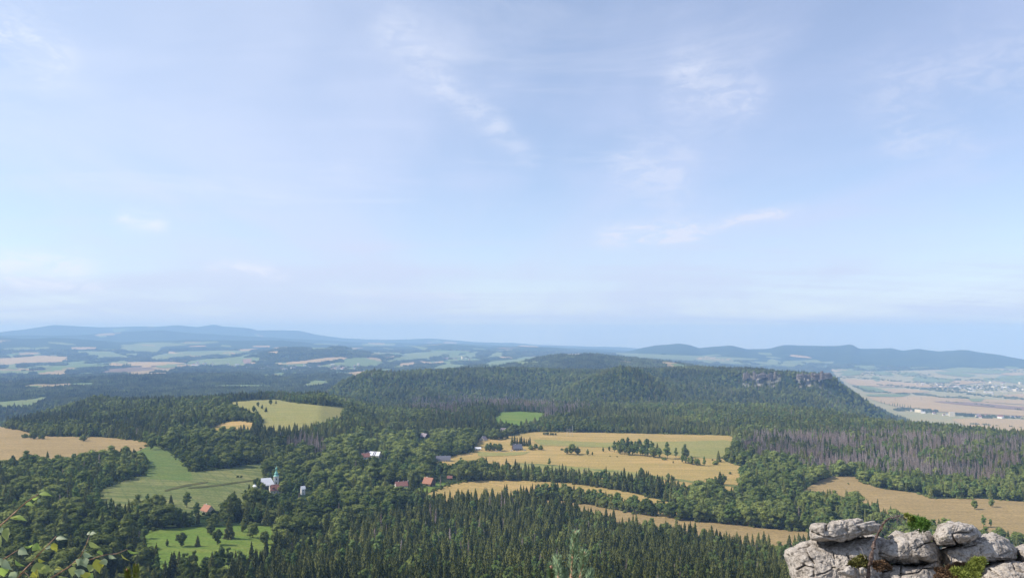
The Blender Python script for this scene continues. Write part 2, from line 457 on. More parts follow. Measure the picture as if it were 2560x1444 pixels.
crest1 = [(-700, 850), (0, 842), (60, 845), (130, 843), (220, 850), (300, 855), (380, 852), (500, 848), (600, 850), (700, 850), (780, 857), (850, 864), (920, 862), (1000, 866), (1100, 859), (1160, 862), (1230, 867), (1300, 865), (1380, 868),
          (1450, 873), (1520, 879), (1560, 880), (1600, 871), (1640, 865), (1700, 861), (1722, 864), (1750, 872), (1800, 867), (1830, 866), (1870, 873), (1920, 873), (1960, 865), (2040, 867), (2100, 867), (2130, 864), (2152, 874),
          (2200, 873), (2230, 872), (2260, 877), (2300, 873), (2350, 879), (2400, 876), (2425, 877), (2450, 882), (2500, 887), (2560, 896), (2800, 905), (3260, 900)]
crest1 = [(u, v if u < 1560 else 872 + (u - 1560) * .017 + 1.2 * (v - 872 - (u - 1560) * .017)) for u, v in crest1]
curve(*[(u, zv(u, v, 12000.0)) for u, v in crest1], r=12000.0)
curve((0, -300), (1000, -330), (1600, -400), (2560, -470), r=14800.0)
crest2 = [(-700, 842), (0, 838), (200, 838), (300, 830), (400, 826), (500, 833), (640, 840), (700, 844), (900, 856), (1000, 856), (1100, 858), (1200, 860), (1300, 864), (1500, 872), (1700, 885), (2560, 900), (3260, 900)]
curve(*[(u, zv(u, v, 21000.0)) for u, v in crest2], r=21000.0)
curve((0, -300), (1000, -450), (1600, -800), (2560, -1000), r=24500.0)
crest3 = [(-700, 835), (-100, 833), (0, 830), (60, 823), (130, 811), (190, 815), (250, 817), (320, 816), (400, 815), (440, 812), (490, 817), (530, 811), (560, 816), (620, 820), (640, 826), (700, 825), (745, 826), (800, 838), (850, 845),
          (900, 848), (1000, 849), (1080, 846), (1130, 850), (1200, 855), (1280, 857), (1350, 862), (1450, 865), (1560, 868), (1700, 878), (2100, 885), (2560, 900), (3260, 900)]
curve(*[(u, zv(u, v, 31000.0)) for u, v in crest3], r=31000.0)
curve((0, -700), (1000, -1000), (1600, -1700), (2560, -2000), r=39000.0)

AZ_EDGE = math.radians(47)
az_front = np.linspace(-AZ_EDGE, AZ_EDGE, 1030)
az_back = np.linspace(AZ_EDGE, 2 * math.pi - AZ_EDGE, 60)[1:-1]
AZ = np.concatenate([az_front, az_back])
ROWS = np.concatenate([np.geomspace(0.8, 60, 46)[:-1], np.geomspace(60, 380, 36)[:-1], np.geomspace(380, 4200, 250)[:-1],
                       np.geomspace(4200, 15000, 125)[:-1], np.geomspace(15000, 30400, 70)])
Rk = np.array([c[0] for c in C])
Zk = np.zeros((len(C), len(AZ)))
for k, (r, uz) in enumerate(C):
    a = np.array([az_of(u) for u, z in uz]); z = np.array([z for u, z in uz])
    Zk[k] = np.interp(AZ, a, z, period=2 * math.pi) if len(a) > 2 else np.interp(np.where(AZ > math.pi, AZ - 2 * math.pi, AZ), a, z)
# soften the knots across the view
nf = len(az_front)
ker = np.exp(-0.5 * (np.arange(-6, 7) / 0.9) ** 2); ker /= ker.sum()
for k in range(len(C)):
    if C[k][0] > 200:
        Zk[k, :nf] = np.convolve(np.pad(Zk[k, :nf], 6, mode='edge'), ker, mode='valid')
# monotone cubic along each line of sight
h = np.diff(Rk)[:, None]; dlt = np.diff(Zk, axis=0) / h
mk = np.zeros_like(Zk)
mk[0] = dlt[0]; mk[-1] = dlt[-1]
w1 = 2 * h[1:] + h[:-1]; w2 = h[1:] + 2 * h[:-1]
same = dlt[:-1] * dlt[1:] > 0
with np.errstate(divide='ignore', invalid='ignore'):
    mk[1:-1] = np.where(same, (w1 + w2) / (w1 / dlt[:-1] + w2 / dlt[1:]), 0.0)
ki = np.clip(np.searchsorted(Rk, ROWS, side='right') - 1, 0, len(Rk) - 2)
hh = (Rk[ki + 1] - Rk[ki])[:, None]; tt = ((ROWS - Rk[ki]) / (Rk[ki + 1] - Rk[ki]))[:, None]
Z = ((2 * tt**3 - 3 * tt**2 + 1) * Zk[ki] + (tt**3 - 2 * tt**2 + tt) * hh * mk[ki] + (-2 * tt**3 + 3 * tt**2) * Zk[ki + 1] + (tt**3 - tt**2) * hh * mk[ki + 1])
XX = ROWS[:, None] * np.sin(AZ)[None, :]; YY = ROWS[:, None] * np.cos(AZ)[None, :]
RR = np.repeat(ROWS[:, None], len(AZ), axis=1)
n1 = fbm(XX / 70 + 500, YY / 70 + 500, 3, 1) - 0.5
n2 = fbm(XX / 300 + 500, YY / 300 + 500, 4, 11) - 0.5
n3 = fbm(XX / 900 + 500, YY / 900 + 500, 4, 21) - 0.5
n4 = 1 - np.abs(2 * fbm(XX / 2600 + 500, YY / 2600 + 500, 4, 31) - 1)
azs = np.abs(np.where(AZ > math.pi, AZ - 2 * math.pi, AZ))
plain_w = 1 - np.interp(AZ, [az_of(2080), az_of(2260)], [0, 1])[None, :] * ((RR > 3300) & (RR < 13000))
Z = Z + n1 * np.interp(RR, [60, 380, 1500, 3000], [0, 1.6, 2.0, 5]) * 1.0
Z = Z + n2 * np.interp(RR, [300, 900, 1500, 2200, 4000, 9000], [0, 2.0, 5, 30, 34, 20]) * np.maximum(plain_w, 0.08)
Z = Z + n3 * np.interp(RR, [2000, 4000, 9000, 12500, 50000], [0, 20, 60, 16, 16]) * np.maximum(plain_w, 0.08)
Z = Z + (n4 - 0.75) * np.interp(RR, [8000, 11000, 13000, 50000], [0, 80, 26, 26]) * np.interp(RR, [9000, 11000], [0, 1])

LNR = np.log(ROWS)
STEP = az_front[1] - az_front[0]
def height(x, y):
    """terrain height at world x, y (arrays), read from the grid itself"""
    x = np.asarray(x, float); y = np.asarray(y, float)
    a = np.arctan2(x, y); r = np.hypot(x, y)
    ca = np.clip((a + AZ_EDGE) / STEP, 0, nf - 1.001); ci = ca.astype(int); fa = ca - ci
    ri = np.clip(np.searchsorted(ROWS, r, side='right') - 1, 0, len(ROWS) - 2); fr = np.clip((r - ROWS[ri]) / (ROWS[ri + 1] - ROWS[ri]), 0, 1)
    return ((Z[ri, ci] * (1 - fa) + Z[ri, ci + 1] * fa) * (1 - fr) + (Z[ri + 1, ci] * (1 - fa) + Z[ri + 1, ci + 1] * fa) * fr)

def ground(u, v, rmin=300.0):
    """where the line of sight through a pixel meets the ground beyond rmin"""
    a = az_of(u, v); s = slope_of(u, v)
    ca = min(max((a + AZ_EDGE) / STEP, 0), nf - 1.001); ci = int(ca); fa = ca - ci
    prof = Z[:, ci] * (1 - fa) + Z[:, ci + 1] * fa
    d = prof - s * ROWS
    k0 = np.searchsorted(ROWS, rmin)
    hit = np.nonzero(d[k0:] >= 0)[0]
    if len(hit) == 0: r = ROWS[-3]
    else:
        k = k0 + hit[0]
        if k == k0: r = ROWS[k]
        else:
            f = d[k - 1] / (d[k - 1] - d[k]); r = ROWS[k - 1] + f * (ROWS[k] - ROWS[k - 1])
    x, y = r * math.sin(a), r * math.cos(a)
    return Vector((x, y, float(height(x, y))))

def parcels(x, y):
    """far farmland: uneven parcels; returns cover id per point (0 wood, 1 pasture, 2 ripe, 3 green, 4 ploughed)"""
    wx = x + 260 * (fbm(x / 900 + 40, y / 900 + 40, 2, 61) - .5); wy = (y + 420 * (fbm(x / 900 + 80, y / 900 + 80, 2, 62) - .5)) / 2.0
    size = 330.0; gx = np.floor(wx / size); gy = np.floor(wy / size)
    best = np.full(np.shape(x), 1e18); pick = np.zeros(np.shape(x))
    for dx in (-1, 0, 1):
        for dy in (-1, 0, 1):
            ix = (gx + dx).astype(np.int64); iy = (gy + dy).astype(np.int64)
            px = (ix + _hash(ix, iy, 301)) * size; py = (iy + _hash(ix, iy, 302)) * size
            d_ = (wx - px) ** 2 + (wy - py) ** 2; m_ = d_ < best
            best = np.where(m_, d_, best); pick = np.where(m_, _hash(ix, iy, 303), pick)
    r = np.hypot(x, y); a = np.arctan2(x, y); z = height(x, y)
    farm = np.interp(r, [4700, 5600, 10800, 12200, 13600], [0, .33, .32, .18, .06])
    farm = farm * np.interp(a, [az_of(1450), az_of(1600)], [1, .55]) * np.where((a > az_of(1500)) & (r > 11200), .15, 1)
    farm = farm * np.where((z > -215) & (r < 11500), .25, 1) * np.interp(fbm(x / 1700 + 9, y / 1700 + 9, 3, 63), [.36, .52], [.35, 1.1])
    kind_ = np.where(pick < farm * .42, 1, np.where(pick < farm * .70, 2, np.where(pick < farm * .92, 3, np.where(pick < farm, 4, 0))))
    return kind_
nr, na = Z.shape
tv = np.stack([XX, YY, Z], axis=-1).reshape(-1, 3)
ii, jj = np.meshgrid(np.arange(nr - 1), np.arange(na), indexing='ij')
j2 = (jj + 1) % na
quads = np.stack([ii * na + jj, ii * na + j2, (ii + 1) * na + j2, (ii + 1) * na + jj], axis=-1).reshape(-1, 4)[:, ::-1]
tme = mesh('terrain', tv, quads, M['ground'], smooth=True)
at = tme.attributes.new('rocky', 'FLOAT', 'POINT')
rocky = np.interp(np.log(RR), [math.log(40), math.log(90)], [1.0, 0.0])
for (ua, ub) in ((1858, 1950), (1994, 2078)):
    inb = (AZ[None, :] > az_of(ua)) & (AZ[None, :] < az_of(ub)) & (RR > 3395) & (RR < 3480)
    rocky = np.where(inb, np.clip((fbm(XX / 16, YY / 60, 3, 88) - .36) * 5, 0, 1), rocky)
at.data.foreach_set('value', rocky.astype(np.float32).ravel())
cov = parcels(XX.ravel(), YY.ravel())
ctab = np.array([(0, 0, 0, 0), (.145, .190, .080, 1), (.300, .230, .125, 1), (.120, .180, .060, 1), (.190, .140, .100, 1)])
ca_ = tme.attributes.new('parcel', 'FLOAT_COLOR', 'POINT'); ca_.data.foreach_set('color', ctab[cov].astype(np.float32).ravel())
tag(link('terrain', tme), kind='structure')

# haze: one closed box of even air round everything
zlo, zhi = float(Z.min()) - 3.0, max(float(Z.max()), 0.0) + 40.0
hz = MB().box(-31500, 31500, -31500, 31500, zlo, zhi)
m, t, out = new_mat('air')
pv = t.node('ShaderNodeVolumePrincipled')
pv.inputs['Color'].default_value = (0.37, 0.605, 1.0, 1.0)
pv.inputs['Absorption Color'].default_value = (0.26, 0.26, 0.26, 1)
pv.inputs['Density'].default_value = 7.8e-5
pv.inputs['Anisotropy'].default_value = 0.0
t.l.new(pv.outputs[0], out.inputs['Volume'])
tag(link('haze', hz.mesh('haze', m)), 'pale blue haze over the whole landscape', 'haze', kind='stuff')
print('terrain z', Z.min(), Z.max())

# ------------------------------------------------------------------ fields, laid as sheets on the terrain
def inside(poly, x, y):
    x = np.asarray(x); y = np.asarray(y); res = np.zeros(x.shape, bool)
    px, py = poly[:, 0], poly[:, 1]
    bb = (x >= px.min()) & (x <= px.max()) & (y >= py.min()) & (y <= py.max())
    if not bb.any(): return res
    xb, yb = x[bb], y[bb]; c = np.zeros(xb.shape, bool); j = len(poly) - 1
    for i in range(len(poly)):
        cond = (py[i] > yb) != (py[j] > yb)
        if cond.any():
            xi = (px[j] - px[i]) * (yb - py[i]) / (py[j] - py[i] + 1e-30) + px[i]
            c ^= cond & (xb < xi)
        j = i
    res[bb] = c
    return res

FIELD_POLYS = []
def to_polar(pts): return np.array([(math.atan2(p.x, p.y), math.log(math.hypot(p.x, p.y))) for p in pts])
def px_poly(pts, rmin=300.0, step=7.0, wob=0.0):
    """pixel outline -> ground outline (azimuth, ln r), rounded and a little uneven"""
    P = [np.array(p, float) for p in pts]
    q = []
    for i, p in enumerate(P):                      # cut the corners once
        a, b = P[i - 1], P[(i + 1) % len(P)]
        q.append(p * 0.88 + a * 0.12 if np.linalg.norm(p - a) < 60 else p + (a - p) / np.linalg.norm(p - a) * 12)
        q.append(p * 0.88 + b * 0.12 if np.linalg.norm(p - b) < 60 else p + (b - p) / np.linalg.norm(p - b) * 12)
    dense = []
    for i in range(len(q)):
        a, b = q[i], q[(i + 1) % len(q)]; n = max(1, int(np.linalg.norm(b - a) / step))
        for k in range(n): dense.append(a + (b - a) * k / n)
    if wob:
        dense = [d + np.array([random.uniform(-wob, wob), random.uniform(-wob, wob) * 0.35]) for d in dense]
    return to_polar([ground(d[0], d[1], rmin) for d in dense])

def lay(name, poly, mat, lift, da, dl, mask=True):
    keep = [0]
    for i in range(1, len(poly)):
        if abs(poly[i] - poly[keep[-1]]).max() > 2e-4: keep.append(i)
    poly = poly[keep]
    sc = np.array([1 / da, 1 / dl]); P = poly * sc
    lo, hi = P.min(0), P.max(0)
    gx, gy = np.meshgrid(np.arange(lo[0] + .5, hi[0], 1.0), np.arange(lo[1] + .5, hi[1], 1.0))
    gx = gx.ravel(); gy = gy.ravel(); ok = inside(P, gx, gy)
    pts = [Vector(p) for p in P] + [Vector((a, b)) for a, b in zip(gx[ok], gy[ok])]
    n = len(P)
    vs, es, fs, *_ = delaunay_2d_cdt(pts, [(i, (i + 1) % n) for i in range(n)], [], 1, 1e-5)
    if not fs: return None
    V = np.array([(v.x, v.y) for v in vs]) / sc
    r = np.exp(V[:, 1]); x = r * np.sin(V[:, 0]); y = r * np.cos(V[:, 0])
    z = height(x, y) + lift
    me = mesh(name, np.stack([x, y, z], -1), [tuple(reversed(f)) if True else f for f in fs], mat, smooth=True)
    if len(me.polygons) and me.polygons[0].normal.z < 0: me.flip_normals()
    o = tag(link(name, me), kind='structure')
    if mask: FIELD_POLYS.append(poly)
    return o

NEAR_FIELDS = [
 ('stubble_field', 'stubble', 0.35, [(-260, 1170), (-260, 1058), (0, 1064), (60, 1078), (118, 1091), (250, 1092), (330, 1099), (374, 1106), (378, 1112), (340, 1130), (320, 1155), (150, 1168), (0, 1168)]),
 ('meadow', 'meadow_dull', 0.36, [(376, 1113), (335, 1131), (320, 1146), (356, 1154), (366, 1196), (486, 1202), (466, 1160), (432, 1135), (402, 1118)]),
 ('rough_meadow', 'rough', 0.34, [(372, 1174), (356, 1188), (315, 1200), (250, 1225), (252, 1272), (300, 1280), (500, 1292), (600, 1266), (640, 1246), (662, 1240), (664, 1160), (640, 1157), (560, 1172), (476, 1180)]),
 ('park_meadow', 'meadow', 0.35, [(363, 1326), (480, 1317), (520, 1319), (590, 1311), (650, 1313), (704, 1316), (708, 1350), (690, 1384), (640, 1412), (520, 1428), (420, 1428), (356, 1408), (362, 1362)]),
 ('hay_field', 'hay', 0.35, [(556, 1008), (620, 1001), (690, 998), (730, 1006), (800, 1013), (864, 1018), (862, 1048), (832, 1064), (750, 1078), (650, 1090), (655, 1055), (640, 1045), (622, 1040), (588, 1028)]),
 ('wheat_field', 'wheat', 0.35, [(516, 1075), (560, 1056), (600, 1051), (640, 1057), (640, 1078), (600, 1094), (560, 1097), (518, 1088)]),
 ('hill_meadow', 'meadow', 0.35, [(1252, 1030), (1300, 1028), (1372, 1033), (1356, 1052), (1322, 1072), (1290, 1077), (1238, 1062), (1233, 1050)]),
 ('wheat_field', 'wheat', 0.35, [(1290, 1086), (1340, 1078), (1400, 1080), (1500, 1081), (1640, 1084), (1830, 1088), (1840, 1106), (1836, 1126), (1803, 1150), (1862, 1168), (1882, 1178), (1848, 1190), (1852, 1238), (1800, 1243), (1690, 1222), (1600, 1205), (1450, 1193), (1300, 1184), (1180, 1170), (1085, 1158), (1093, 1147), (1180, 1130), (1188, 1112), (1193, 1096), (1255, 1094)]),
 ('wheat_field', 'wheat', 0.35, [(1055, 1240), (1120, 1212), (1180, 1201), (1300, 1201), (1420, 1206), (1500, 1216), (1600, 1236), (1690, 1260), (1706, 1276), (1690, 1296), (1640, 1292), (1560, 1274), (1440, 1251), (1350, 1246), (1200, 1256), (1085, 1264)]),
 ('stubble_field', 'stubble', 0.35, [(1335, 1246), (1400, 1251), (1500, 1265), (1600, 1286), (1690, 1296), (1760, 1301), (1850, 1311), (1900, 1320), (2040, 1331), (2040, 1366), (1960, 1388), (1850, 1373), (1700, 1341), (1550, 1310), (1420, 1282), (1335, 1262)]),
 ('stubble_field', 'stubble', 0.35, [(2000, 1248), (2008, 1224), (2068, 1191), (2142, 1189), (2148, 1202), (2200, 1221), (2300, 1233), (2330, 1247), (2440, 1245), (2560, 1254), (2960, 1280), (2960, 1420), (2560, 1362), (2450, 1344), (2300, 1330), (2200, 1292), (2100, 1258)]),
 ('garden_lawn', 'meadow', 0.36, [(1010, 1240), (1060, 1212), (1100, 1203), (1120, 1210), (1060, 1238), (1030, 1252)]),
]
for nm, mt, lift, pts in NEAR_FIELDS:
    lay(nm, px_poly(pts, 300.0, 7.0, 1.3), M[mt], lift, 0.0035, 0.011)
for nm, mt, pts in [('field_bank', 'rough', [(1285, 1157), (1400, 1163), (1560, 1181), (1680, 1196), (1760, 1206), (1850, 1214), (1850, 1218), (1760, 1211), (1680, 1201), (1560, 1185), (1400, 1166), (1285, 1159)]),
                    ('grass_bank', 'rough_dark', [(470, 1219), (540, 1212), (640, 1198), (640, 1201), (540, 1216), (470, 1222)]), ('grass_bank', 'rough_dark', [(410, 1226), (460, 1212), (520, 1203), (522, 1206), (462, 1217), (412, 1229)]),
                    ('hay_field', 'hay', [(1330, 1098), (1500, 1106), (1700, 1103), (1828, 1100), (1830, 1124), (1797, 1148), (1700, 1140), (1560, 1120), (1350, 1113)]),
                    ('hay_field', 'hay', [(1192, 1128), (1230, 1132), (1330, 1129), (1300, 1138), (1195, 1142)]),
                    ('hay_field', 'hay', [(1245, 1165), (1300, 1160), (1420, 1166), (1560, 1176), (1690, 1198), (1600, 1201), (1450, 1190), (1300, 1181)])]:
    lay(nm, px_poly(pts, 300.0, 7.0, 1.5), M[mt], 0.75, 0.0035, 0.011, mask=False)

lay('far_plain', px_poly([(2070, 921), (2180, 928), (2300, 925), (2480, 920), (2800, 925), (2800, 1200), (2560, 1120), (2440, 1090), (2300, 1060), (2230, 1040), (2150, 1000), (2090, 945)], 3720.0, 6.0, 0.5), M['plain'], 1.2, 0.006, 0.010)
FAR_FIELDS = [
 ('T', [(178, 868), (242, 868), (238, 873), (180, 874)]), ('P', [(305, 867), (350, 857), (420, 856), (475, 863), (402, 867), (398, 881), (340, 880), (300, 874)]),
 ('P', [(185, 878), (270, 878), (310, 888), (332, 898), (290, 895), (230, 889)]), ('P', [(368, 897), (400, 886), (450, 879), (560, 876), (640, 878), (600, 885), (540, 888), (480, 891), (402, 901)]),
 ('T', [(-200, 898), (0, 896), (60, 893), (100, 889), (180, 893), (150, 906), (90, 906), (0, 913), (-200, 915)]), ('T', [(268, 908), (330, 905), (430, 905), (470, 908), (400, 914), (280, 916)]),
 ('P', [(470, 903), (520, 897), (605, 897), (604, 908), (570, 914), (530, 916), (470, 907)]), ('B', [(606, 898), (630, 896), (627, 911), (608, 909)]),
 ('P', [(-150, 926), (0, 926), (100, 928), (60, 935), (-150, 936)]), ('T', [(102, 932), (168, 931), (168, 937), (110, 937)]), ('T', [(-100, 942), (0, 941), (80, 940), (0, 945), (-100, 946)]), ('T', [(318, 934), (420, 931), (404, 937), (320, 938)]),
 ('G', [(-200, 1012), (0, 1005), (60, 1000), (132, 988), (122, 1001), (96, 1011), (70, 1017), (-200, 1024)]), ('G', [(470, 966), (560, 962), (640, 962), (702, 964), (640, 971), (500, 970)]),
 ('T', [(668, 910), (740, 904), (830, 893), (870, 894), (860, 898), (780, 908), (700, 912)]), ('P', [(778, 918), (850, 905), (872, 910), (850, 916), (800, 921)]),
 ('G', [(1010, 884), (1060, 880), (1132, 878), (1100, 891), (1050, 899), (1000, 904), (958, 906), (1000, 892)]), ('G', [(1108, 894), (1150, 888), (1197, 877), (1191, 890), (1160, 895)]),
 ('G', [(1213, 896), (1240, 880), (1262, 882), (1250, 894)]), ('T', [(958, 896), (985, 889), (992, 893), (965, 898)]), ('T', [(998, 909), (1042, 904), (1040, 912), (1002, 917)]),
 ('P', [(818, 861), (852, 860), (840, 864)]), ('P', [(900, 862), (990, 858), (985, 865), (910, 866)]), ('P', [(1000, 862), (1072, 869), (1060, 877), (1040, 869)]), ('P', [(1068, 923), (1120, 908), (1162, 915), (1140, 926)]),
 ('P', [(1205, 913), (1225, 903), (1290, 898), (1337, 893), (1335, 897), (1290, 906), (1260, 913), (1220, 917)]), ('T', [(868, 932), (920, 926), (902, 940), (878, 942)]), ('G', [(752, 967), (780, 950), (824, 953), (816, 963), (780, 968)]),
 ('T', [(1393, 886), (1460, 884), (1452, 890), (1400, 888)]), ('P', [(1525, 881), (1640, 886), (1700, 888), (1780, 891), (1860, 895), (1905, 898), (1800, 905), (1700, 903), (1600, 896), (1540, 888)]), ('R', [(1738, 894), (1792, 892), (1782, 898), (1744, 900)]),
 ('P', [(1725, 912), (1775, 914), (1735, 918)]), ('P', [(1900, 911), (1935, 912), (1905, 918), (1870, 916)]), ('P', [(1918, 901), (1930, 897), (1957, 905), (1940, 912), (1918, 912)]), ('P', [(1958, 903), (2000, 901), (2006, 908), (2022, 912), (1980, 917), (1948, 914)]),
 ('P', [(2018, 904), (2052, 902), (2046, 908)]), ('P', [(2048, 906), (2087, 903), (2081, 910)]), ('P', [(2098, 938), (2120, 928), (2162, 926), (2151, 937), (2120, 940)]), ('T', [(2073, 925), (2100, 923), (2122, 926), (2090, 931)]), ('P', [(2040, 917), (2070, 914), (2080, 918), (2050, 921)]),
 ('R', [(2105, 948), (2180, 950), (2240, 955), (2330, 963), (2402, 969), (2300, 969), (2200, 967), (2130, 963)]), ('G', [(2138, 964), (2170, 965), (2232, 981), (2160, 981)]), ('R', [(2198, 973), (2270, 972), (2334, 981), (2238, 984)]),
 ('P', [(2163, 986), (2280, 985), (2252, 993), (2170, 991)]), ('R', [(2163, 993), (2250, 993), (2320, 990), (2400, 1000), (2560, 1015), (2800, 1030), (2800, 1056), (2560, 1041), (2420, 1034), (2330, 1029), (2240, 1016), (2200, 1006)]),
 ('R', [(2362, 995), (2480, 1000), (2560, 1000), (2800, 1010), (2800, 1020), (2560, 1012), (2440, 1004)]), ('P', [(2278, 951), (2290, 940), (2340, 944), (2392, 948), (2370, 957), (2320, 956)]), ('R', [(2388, 951), (2472, 955), (2400, 963), (2368, 963)]),
 ('P', [(2348, 925), (2400, 918), (2460, 922), (2542, 930), (2480, 936), (2400, 931)]), ('P', [(2338, 929), (2400, 932), (2442, 938), (2420, 944), (2345, 935)]), ('P', [(2478, 951), (2500, 940), (2560, 938), (2760, 945), (2760, 964), (2560, 961)]),
 ('R', [(2374, 1048), (2450, 1046), (2560, 1050), (2800, 1062), (2800, 1098), (2560, 1090), (2480, 1086), (2424, 1070)]), ('R', [(2498, 989), (2560, 984), (2620, 990), (2560, 997), (2510, 994)]), ('P', [(2238, 931), (2290, 931), (2302, 938), (2260, 941)]),
 ('P', [(0, 872), (60, 868), (90, 872), (40, 877)]), ('P', [(70, 872), (120, 867), (125, 871), (90, 876)]), ('T', [(590, 874), (640, 872), (650, 876), (600, 878)]), ('P', [(1280, 905), (1340, 903), (1370, 905), (1300, 909)]), ('P', [(500, 855), (540, 853), (550, 857), (510, 859)]),
]
rf_ = random.Random(12)
for (ua, ub, va, vb, n_) in ((0, 640, 858, 934, 34), (640, 1330, 858, 926, 34), (1560, 2060, 884, 912, 16), (2100, 2560, 918, 950, 12)):
    for _ in range(n_):
        cu, cv = rf_.uniform(ua, ub), rf_.uniform(va, vb); hw_ = rf_.uniform(8, 36); hh_ = rf_.uniform(.9, 2.6) * (1 + (cv - 858) / 60); sk = rf_.uniform(-2, 2)
        FAR_FIELDS.append((rf_.choice('TPPGPR'), [(cu - hw_ * rf_.uniform(.7, 1), cv - hh_ + sk), (cu + hw_ * rf_.uniform(.5, 1), cv - hh_ * rf_.uniform(.6, 1) - sk), (cu + hw_, cv + hh_ - sk), (cu - hw_ * .2, cv + hh_ * rf_.uniform(.7, 1.3)), (cu - hw_, cv + hh_ * .4 + sk)]))
FM = {'T': ('ripe_field', 'ripe'), 'R': ('ripe_field', 'ripe'), 'P': ('pasture', 'pasture'), 'G': ('green_pasture', 'pasture'), 'B': ('ploughed_field', 'ploughed')}
for kd, pts in FAR_FIELDS:
    vmin = min(p[1] for p in pts); vmid = sum(p[1] for p in pts) / len(pts)
    rmin = 2700.0 if vmid > 945 else 3900.0
    pl = px_poly(pts, rmin, 6.0, 0.6)
    rmean = math.exp(pl[:, 1].mean())
    lay(FM[kd][0], pl, M[FM[kd][1]], max(0.8, rmean * 0.00045) + (1.6 if pts[0][0] > 2050 and vmid > 915 else 0), 0.006, 0.010)
lay('ploughed_field', px_poly([(2328, 1004), (2430, 1007), (2560, 1019), (2800, 1032), (2800, 1042), (2560, 1027), (2450, 1017), (2360, 1009)], 2700.0, 6.0, 0.5), M['ploughed'], 7.0, 0.006, 0.010, mask=False)
lay('pasture', px_poly([(2418, 998), (2462, 997), (2452, 1006), (2430, 1005)], 2700.0, 6.0, 0.5), M['pasture'], 7.0, 0.006, 0.010, mask=False)

# ------------------------------------------------------------------ tree shapes
def gen_spruce(seed, H=24.0, R0=5.0, full=1.0):
    rd = random.Random(seed); v = []; f = []
    nl = 22
    ph = rd.random() * 6
    for i in range(nl):
        t_ = 0.10 + 0.885 * (i / (nl - 1)) ** 0.93
        zc = H * t_
        R = (R0 * (1 - t_) ** 0.70 + 0.10) * full
        nb = int(6 + 6 * (1 - t_))
        for k in range(nb):
            a = ph + 2 * math.pi * (k + rd.uniform(-0.3, 0.3)) / nb + i * 0.7
            rr = R * rd.uniform(0.68, 1.18); dz = -rr * rd.uniform(0.45, 0.95); wd = max(0.16, rr * rd.uniform(0.20, 0.32))
            ca, sa = math.cos(a), math.sin(a); z0 = zc + rd.uniform(-0.35, 0.35)
            def P(r, s, z): return (ca * r - sa * s, sa * r + ca * s, z)
            b = len(v)
            v += [P(0, 0, z0 + 0.25), P(rr * .5, 0, z0 + dz * .42 + .14), P(rr, 0, z0 + dz * 0.78), P(rr * .45, wd, z0 + dz * .72 - .35), P(rr * .45, -wd, z0 + dz * .72 - .35),
                  P(rr * .8, wd * .75, z0 + dz - .45), P(rr * .8, -wd * .75, z0 + dz - .45)]
            f += [(b, b + 1, b + 3), (b, b + 4, b + 1), (b + 1, b + 2, b + 5, b + 3), (b + 1, b + 4, b + 6, b + 2)]
    b = len(v); n = 9                                     # dense inner core
    for zc, rc in ((H * .12, R0 * .50), (H * .5, R0 * .33), (H * .97, 0.03)):
        v += [(rc * full * math.cos(2 * math.pi * k / n), rc * full * math.sin(2 * math.pi * k / n), zc) for k in range(n)]
    for j in range(2):
        f += [(b + j * n + k, b + j * n + (k + 1) % n, b + (j + 1) * n + (k + 1) % n, b + (j + 1) * n + k) for k in range(n)]
    tr = MB().tube([(0, 0, -1.0), (0, 0, H * .5), (0, 0, H * 1.005)], [0.30, 0.17, 0.03], 6)
    return (v, f), (tr.v, tr.f)

def ico(sub=1):
    import bmesh
    bm = bmesh.new(); bmesh.ops.create_icosphere(bm, subdivisions=sub, radius=1.0)
    v = np.array([x.co[:] for x in bm.verts]); f = np.array([[y.index for y in x.verts] for x in bm.faces]); bm.free()
    return v, f
ICO2 = ico(2); ICO1 = ico(1)

